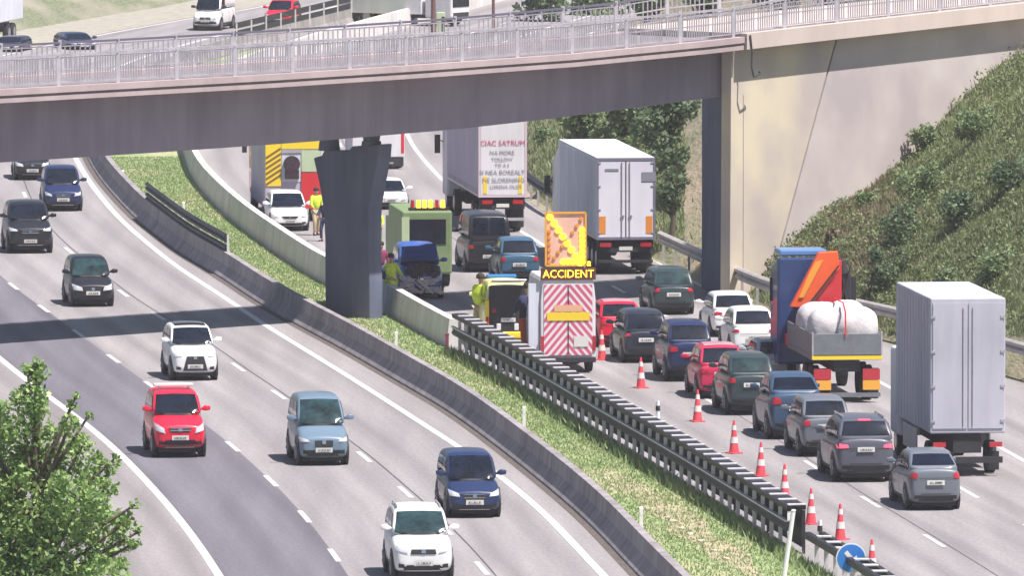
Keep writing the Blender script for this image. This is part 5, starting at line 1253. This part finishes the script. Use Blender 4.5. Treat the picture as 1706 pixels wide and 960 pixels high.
# tall white pole at the rail step
a, b = P(1303, 985), hit_wall(1322, 851, P(1303, 985).to_2d(), Vector((1, 0)))
t = thing('pole', 'tall white pole leaning at the step of the double guard rail', 'pole', a)
mb = MB(); mb.tube((0, 0, 0), b - a, .075, .065, 10); mb.tube(b - a, b - a + Vector((0, 0, .03)), .08, .03, 10); mb.build('shaft', M['sign_white'], t)
# blue round direction sign
base = P(1418, 985); t = thing('road_sign', 'round blue direction sign with a white arrow at the end of the guard rail', 'sign', base)
zc = (985 - 932) / S(985) + .02
mb = MB(); mb.tube((0, .05, 0), (0, .05, zc + .3), .035, n=8); mb.build('post', M['galv'], t)
mb = MB(); mb.tube((0, .03, zc), (0, .0, zc), .43, .43, 32); dsc = mb.build('rim_disc', M['sign_white'], t)
mb = MB(); mb.tube((0, -.001, zc), (0, -.008, zc), .395, .395, 32); mb.build('blue_face', M['sign_blue'], t)
mb = MB(); d = Vector((.64, -.77)); n_ = Vector((-d.y, d.x))
def ap(f, s): q = d * f + n_ * s; return (q.x, -.012, zc + q.y)
mb.poly([ap(-.24, -.06), ap(.03, -.06), ap(.03, .06), ap(-.24, .06)]); mb.poly([ap(.03, -.18), ap(.3, 0), ap(.03, .18)]); mb.build('arrow', M['sign_white'], t)
# stones by the soil patch
M_st = [(1008, 800), (1020, 812), (1122, 872), (1135, 884), (1150, 893), (1168, 905), (1190, 921), (1112, 866), (1210, 935)]
st_l = ['topmost of the stones, highest up the median', 'small stone just below the topmost one', 'stone at the upper left of the lower cluster', 'stone second in the lower cluster', 'stone in the middle of the lower cluster', 'stone below the middle of the lower cluster', 'stone near the lower end of the soil streak', 'stone at the left start of the lower cluster', 'lowest stone nearest the camera']
for i, (u, v) in enumerate(M_st):
    mb = MB(); N = 7; r = random.uniform(.07, .15)
    mb.loft([[(math.cos(k * 2 * math.pi / N) * r * random.uniform(.8, 1.2), math.sin(k * 2 * math.pi / N) * r * random.uniform(.9, 1.5), z) for k in range(N)] for z in (0, .07)])
    o = mb.build('stone', M['stone'], bevel=.02); p = P(u, v); o.location = (p.x, p.y, .02)
    tag(o, 'flat pale ' + st_l[i], 'stone', 'flat pale stones on the bare soil')
# poles above the bridge
for u, vb, vt, m, l in ((722, 60, -60, 'pole_brown', 'thick brown pole behind the pale lorry above the bridge'), (822, 52, -40, 'pole_brown', 'thin brown pole right of the pale lorry, above the bridge railing')):
    p = P(u, vb); t = thing('pole', l, 'pole', p); hgt = (vb - vt) / S(vb); mb = MB(); mb.tube((0, 0, 0), (0, 0, hgt), .16 if u < 800 else .1, .12 if u < 800 else .08, 8); mb.build('shaft', M[m], t); mb = MB(); mb.box(-.22, .22, -.22, .22, 0, .12); mb.build('footing', M['barrier'], t)
p = P(733, 58); t = thing('control_cabinet', 'small yellowish cabinet beside the thick brown pole above the bridge', 'cabinet', p); mb = MB(); mb.box(-.2, .3, -.2, .2, 0, 1.35); mb.build('housing', M['army_light'], t, bevel=.03); mb = MB(); mb.box(.1, .28, -.215, -.2, .2, 1.1); mb.build('door', M['trim'], t)

# ------------------------------------------------------------------ vegetation
def leaf_cloud(mb, c, r, n, size, rng, squash=1.0):
    for _ in range(n):
        while True:
            q = Vector((rng.uniform(-1, 1), rng.uniform(-1, 1), rng.uniform(-1, 1)))
            if .25 < q.length < 1: break
        q = q * (0.55 + .45 * rng.random()) if rng.random() < .3 else q
        p = Vector((c[0] + q.x * r, c[1] + q.y * r, c[2] + q.z * r * squash)); s = size * rng.uniform(.6, 1.3)
        n1 = Vector((rng.gauss(0, 1), rng.gauss(0, 1), rng.gauss(.7, .8))).normalized(); a = n1.orthogonal().normalized(); a.rotate(Matrix.Rotation(rng.uniform(0, 6.28), 3, n1)); b = n1.cross(a)
        mb.poly([p - a * s * .5, p + b * s * .32, p + a * s * .55, p - b * s * .32])
def tree(name, label, base, h, lobes, leaf_m, leaf_size, n_per, trunk_h=.35, group=None, seed=1, r_t=.16):
    rng = random.Random(seed); t = thing(name, label, 'tree', base, 0, group)
    mb = MB(); top = Vector((rng.uniform(-.2, .2), 0, h * .8)); mid = Vector((.1, 0, h * trunk_h)); mb.tube((0, 0, -.3), mid, r_t, r_t * .75, 10); mb.tube(mid, top, r_t * .75, r_t * .2, 8)
    for (x, y, z, r) in lobes:
        f = max(.15, min(.9, (z - r) / h)); st = Vector((0, 0, 0)).lerp(top, min(1, f)) if f > trunk_h else mid
        mb.tube(st, (x, y, z), r_t * .35, .03, 6)
    mb.build('trunk', M['bark'], t)
    mb = MB()
    for (x, y, z, r) in lobes:
        leaf_cloud(mb, (x, y, z), r, int(n_per * r ** 2), leaf_size, rng, 1.0)
        for _ in range(int(5 * r) + 2):
            a = rng.uniform(0, 6.28); e = rng.uniform(-.3, 1.2); d = Vector((math.cos(a) * math.cos(e), math.sin(a) * math.cos(e), math.sin(e)))
            leaf_cloud(mb, Vector((x, y, z)) + d * r * .95, r * .33, int(n_per * r ** 2 * .1), leaf_size, rng)
    mb.build('crown', leaf_m, t); return t
# foreground tree at lower left, shaped after the photograph
bp = P(60, 1330); s_ = S(1330); cl = lambda u, v, r, y=0: ((u - 60) / s_ * 1.0, y, (1330 - v) / s_, r / s_)
lob = [cl(68, 622, 18), cl(48, 612, 13), cl(62, 600, 8), cl(55, 660, 30), cl(40, 700, 50), cl(85, 760, 55, .5), cl(118, 705, 20, -.4), cl(122, 675, 11), cl(128, 660, 7), cl(140, 740, 24, -.2), cl(60, 850, 70), cl(130, 840, 60, -.8), cl(175, 900, 50, .5), cl(178, 810, 22, -.5), cl(190, 780, 13), cl(196, 760, 8), cl(212, 868, 18), cl(226, 840, 10), cl(232, 885, 9), cl(222, 905, 14), cl(20, 780, 55, .8), cl(100, 940, 75, -.5), cl(180, 960, 42, -.8), cl(10, 900, 70, .6), cl(60, 1020, 85), cl(150, 1050, 60), cl(-30, 960, 80), cl(60, 615, 16), cl(150, 690, 8), cl(-20, 720, 45), cl(-40, 830, 60), cl(150, 790, 34, .4)]
tree('broadleaf_tree', 'leafy green tree in the lower left foreground beside the shoulder', bp, 11, lob, M['leaf'], .14, 1250, .4, seed=5, r_t=.2)
rng = random.Random(11)
def on_bank(u, v, extra=0.0):
    """point where the pixel ray meets the embankment"""
    bpy.context.view_layer.update(); return None
dg = bpy.context.evaluated_depsgraph_get(); bpy.context.view_layer.update()
bank_bvh = BVHTree.FromObject(bm_bank, bpy.context.evaluated_depsgraph_get())
def bank_hit(u, v):
    h = bank_bvh.ray_cast(Vector((0, CY, CH)), ray(u, v).normalized()); return h[0]
# trees beyond the bridge on the right bank
GT = 'trees on the bank beyond the bridge'
def blob_tree(u, v_base, v_top, w_px, Yd, label, m, seed, group, leaf=.42, n=130, name='broadleaf_tree', on_bank=False):
    """tree standing at world Y = Yd with its outline given in photograph pixels"""
    if on_bank: Yd = bank_hit(u, v_base).y
    k = (Yd - CY) / F; x = (u - 853) * k
    def Z(v): r = ray(u, v); return CH + r.z * (Yd - CY) / r.y
    z0, z1 = Z(v_base), Z(v_top); w = w_px * k / 2; h = z1 - z0; rng = random.Random(seed); lobes = []
    for i in range(9):
        a = rng.uniform(0, 6.28); rr = rng.uniform(0, .62) * w; zf_ = rng.uniform(.32, .85)
        lobes.append((math.cos(a) * rr, math.sin(a) * rr, h * zf_, w * rng.uniform(.34, .55)))
    lobes.append((0, 0, h - w * .42, w * .42))
    return tree(name, label, (x, Yd, z0), h, lobes, m, leaf, n, .3, group, seed, .14)
yT = P(1050, 380).y
spec = [(968, 262, 168, 110, yT + 55, 'pale green tree left of the others above the silver trailer', 'leaf_mid'), (1045, 300, 150, 150, yT + 48, 'broad green tree directly behind the silver trailer roof', 'leaf_mid'),
        (1112, 335, 150, 120, yT + 30, 'dark green tree against the bridge abutment', 'leaf_dark'), (1118, 405, 275, 70, yT + 14, 'low dark tree between the silver trailer and the abutment', 'leaf_dark')]
for i, (u, vb, vt, wp_, Yd, l, m) in enumerate(spec): blob_tree(u, vb, vt, wp_, Yd, l, M[m], 20 + i, GT, .24, 420, on_bank=True)
GT2 = 'trees above the bridge railing'
yB = P(900, 20).y
for i, (u, vb, vt, wp_, l, m) in enumerate([(905, 60, -60, 110, 'dark bushy tree left of the other trees above the bridge railing', 'leaf_dark'), (990, 70, -50, 110, 'green tree second from the left above the bridge railing', 'leaf_mid'), (1075, 60, -40, 120, 'wide yellowish green tree over the middle of the right railing', 'leaf_mid'), (1165, 60, -60, 110, 'dark tree just left of the bridge joint', 'leaf_dark')]):
    blob_tree(u, 38 if u > 1000 else vb, vt, wp_, yB - 12 + 9 * (i % 2), l, M[m], 40 + i, GT2, .34, 150, on_bank=u > 1000)
for i, (u, vb, vt, wp_, l) in enumerate([(75, 60, -70, 90, 'dark tree behind the far bank right of the grey lorry'), (140, 50, -80, 70, 'smaller dark tree on the far bank at upper left')]):
    blob_tree(u, 22, vt, wp_, P(75, 20).y + 6, l, M['leaf_dark'], 60 + i, 'trees on the far bank at upper left', .5, 90)
for i, (u, vt, wp_, l) in enumerate([(1290, -70, 150, 'tree beyond the right end of the railing, nearest the joint'), (1400, -70, 150, 'tree beyond the railing above the paler wing wall'), (1520, -80, 160, 'tree beyond the railing near the right edge'), (1640, -90, 160, 'rightmost tree beyond the railing')]):
    blob_tree(u, 24, vt, wp_, 0, l, M['leaf_mid'], 70 + i, 'trees beyond the right end of the railing', .36, 130, on_bank=bank_hit(u, 24) is not None)
# bushes on the right bank
def bush(u, v, w_px, h_px, label, m, seed, n=420, leaf=.15, group='bushes on the right bank', name='bush'):
    p = bank_hit(u, v)
    if p is None: return
    k = (p.y - CY) / F; rng = random.Random(seed); w = w_px * k / 2; h = h_px * k
    t = thing(name, label, 'bush', p, 0, group); mb = MB()
    for i in range(7):
        a = rng.uniform(0, 6.28); rr = rng.uniform(0, .6) * w; leaf_cloud(mb, (math.cos(a) * rr, math.sin(a) * rr, h * rng.uniform(.1, .55)), max(.25, min(w, h) * rng.uniform(.35, .5)), int(n * min(w, h) ** 2 * .35) + 40, leaf, rng)
    mb.build('foliage', m, t)
    mb = MB()
    for i in range(5): mb.tube((0, 0, -.1), (rng.uniform(-.5, .5) * w, rng.uniform(-.5, .5) * w, h * .6), .04, .015, 5)
    mb.build('stems', M['bark'], t); return t
bl = [(1500, 410, 110, 110, 'dark bush on the bank just above the grey box truck', 'leaf_dark'), (1530, 345, 110, 110, 'tall green bush on the bank above the grey box truck', 'leaf_mid'), (1478, 480, 90, 110, 'dark green bush low on the bank left of the grey box truck', 'leaf_dark'), (1540, 250, 80, 60, 'green bush high on the bank under the wing wall', 'leaf_mid'),
      (1300, 468, 46, 34, 'low brown weeds at the foot of the wing wall left of the blue lorry cab', 'blade_dry'), (1385, 412, 50, 45, 'brownish weedy bush straight above the red crane', 'blade_dry'), (1340, 425, 50, 35, 'dry brown weeds above the blue lorry cab', 'blade_dry'), (1600, 380, 110, 110, 'large dark bush right of the grey box truck', 'leaf_dark'), (1620, 240, 110, 90, 'bush near the upper right of the bank', 'leaf_mid'), (1680, 320, 100, 110, 'bush at the far right edge of the bank', 'leaf_dark'), (1650, 470, 110, 100, 'green bush low at the right edge of the bank', 'leaf_mid'), (1440, 350, 50, 40, 'small olive bush in the middle of the bank', 'leaf_mid'), (1575, 500, 90, 80, 'low bush behind the grey box truck', 'leaf_mid')]
for i, (u, v, wq, hq, l, m) in enumerate(bl): bush(u, v, wq, hq, l, M[m], 90 + i)
for i, (u, v, wq, hq, l) in enumerate([(935, 345, 22, 60, 'thin bush at the end of the rail left of the silver trailer'), (905, 240, 60, 40, 'low bush on the dry bank right of the lettered lorry')]): bush(u, v, wq, hq, l, M['leaf_mid'], 120 + i, group='bushes beyond the bridge')
# grass
def blades(name, label_pts, n, h, m, label=None):
    mb = MB(); rg = random.Random(5)
    for _ in range(n):
        p = label_pts(rg)
        if p is None: continue
        hh = h * rg.uniform(.4, 1.2); a = rg.uniform(0, 6.28); w_ = .02 + hh * .10; lx, ly = rg.gauss(0, .35) * hh, rg.gauss(0, .35) * hh
        mb.poly([(p.x - math.cos(a) * w_, p.y - math.sin(a) * w_, p.z), (p.x + math.cos(a) * w_, p.y + math.sin(a) * w_, p.z), (p.x + lx, p.y + ly, p.z + hh)])
    o = mb.build(name, m); o['kind'] = 'stuff'; return o
B1o = offset(B1, -.75); medR = list(GR) + list(B2[1:])
medL_s = sorted([(p.y, p.x) for p in B1o if p.y < 320]); medR_s = sorted([(p.y, p.x) for p in offset(medR, .15) if p.y < 320])
def lin(tab, y):
    import bisect
    i = max(1, min(len(tab) - 1, bisect.bisect(tab, (y, 0)))); a, b = tab[i - 1], tab[i]
    return a[1] + (b[1] - a[1]) * (y - a[0]) / max(1e-6, b[0] - a[0])
ylo, yhi = P(1200, 975).y, P(200, 262).y
def med_pt(rg):
    y = rg.uniform(ylo, yhi); x0, x1 = lin(medL_s, y), lin(medR_s, y)
    if x1 <= x0: return None
    x = x0 + (x1 - x0) * rg.random()
    dm = min((Vector((x, y)) - q).length for q in mid[::4]) if y < P(1000, 770).y else 9
    if dm < .9 and rg.random() < .8 * (1 - dm / .9): return None
    return Vector((x, y, .01))
blades('median_grass', med_pt, 60000, .085, M['blade'])
def foot_pt(rg):
    y = rg.uniform(ylo - 5, P(756, 588).y); x1 = lin(medR_s, y); return Vector((x1 - abs(rg.gauss(0, .25)) + .1, y, .01))
blades('rail_foot_grass', foot_pt, 5000, .3, M['blade'])
def bank_pt(rg):
    u = rg.uniform(1215, 1720); v = rg.uniform(40, 560); p = bank_hit(u, v)
    if p is None or p.z < .15: return None
    return p
def bank_pt_dry(rg):
    p = bank_hit(rg.gauss(1385, 60), rg.gauss(370, 65)); return p if p is not None and p.z > .15 else None
blades('bank_grass', bank_pt, 75000, .24, M['blade_green'])
blades('bank_weeds', bank_pt_dry, 24000, .30, M['blade_dry'])
mb = MB(); rs_ = random.Random(77)
for _ in range(1500):
    u, v = (rs_.uniform(1225, 1720), rs_.uniform(60, 545)) if rs_.random() < .6 else (rs_.gauss(1330, 55), rs_.gauss(400, 50))
    p = bank_hit(u, v)
    if p is None or p.z < .2: continue
    rr = rs_.uniform(.15, .55) * (1.3 if rs_.random() < .12 else 1)
    leaf_cloud(mb, (p.x, p.y, p.z + rr * .4), rr, int(20 + 50 * rr), .13, rs_, .8)
o = mb.build('bank_scrub', M['scrub']); o['kind'] = 'stuff'
def bank_pt2(rg):
    u = rg.uniform(870, 1140); v = rg.uniform(190, 420); p = bank_hit(u, v); return p if p is not None and p.z > .15 else None
blades('far_bank_grass', bank_pt2, 14000, .3, M['blade_green'])

# ------------------------------------------------------------------ thin air veil added to lift the blacks
hm_ = bpy.data.materials.new('added_haze'); hm_.use_nodes = True; n = hm_.node_tree.nodes; n.clear()
ou = n.new('ShaderNodeOutputMaterial'); pv = n.new('ShaderNodeVolumePrincipled'); pv.inputs['Color'].default_value = (.86, .86, .90, 1); pv.inputs['Density'].default_value = 0.00014; pv.inputs['Anisotropy'].default_value = 0.0
hm_.node_tree.links.new(pv.outputs[0], ou.inputs['Volume'])
mb = MB(); mb.box(-1000, 1000, -470, 1600, -3, 45); hz = mb.build('added_haze', hm_); hz['kind'] = 'stuff'
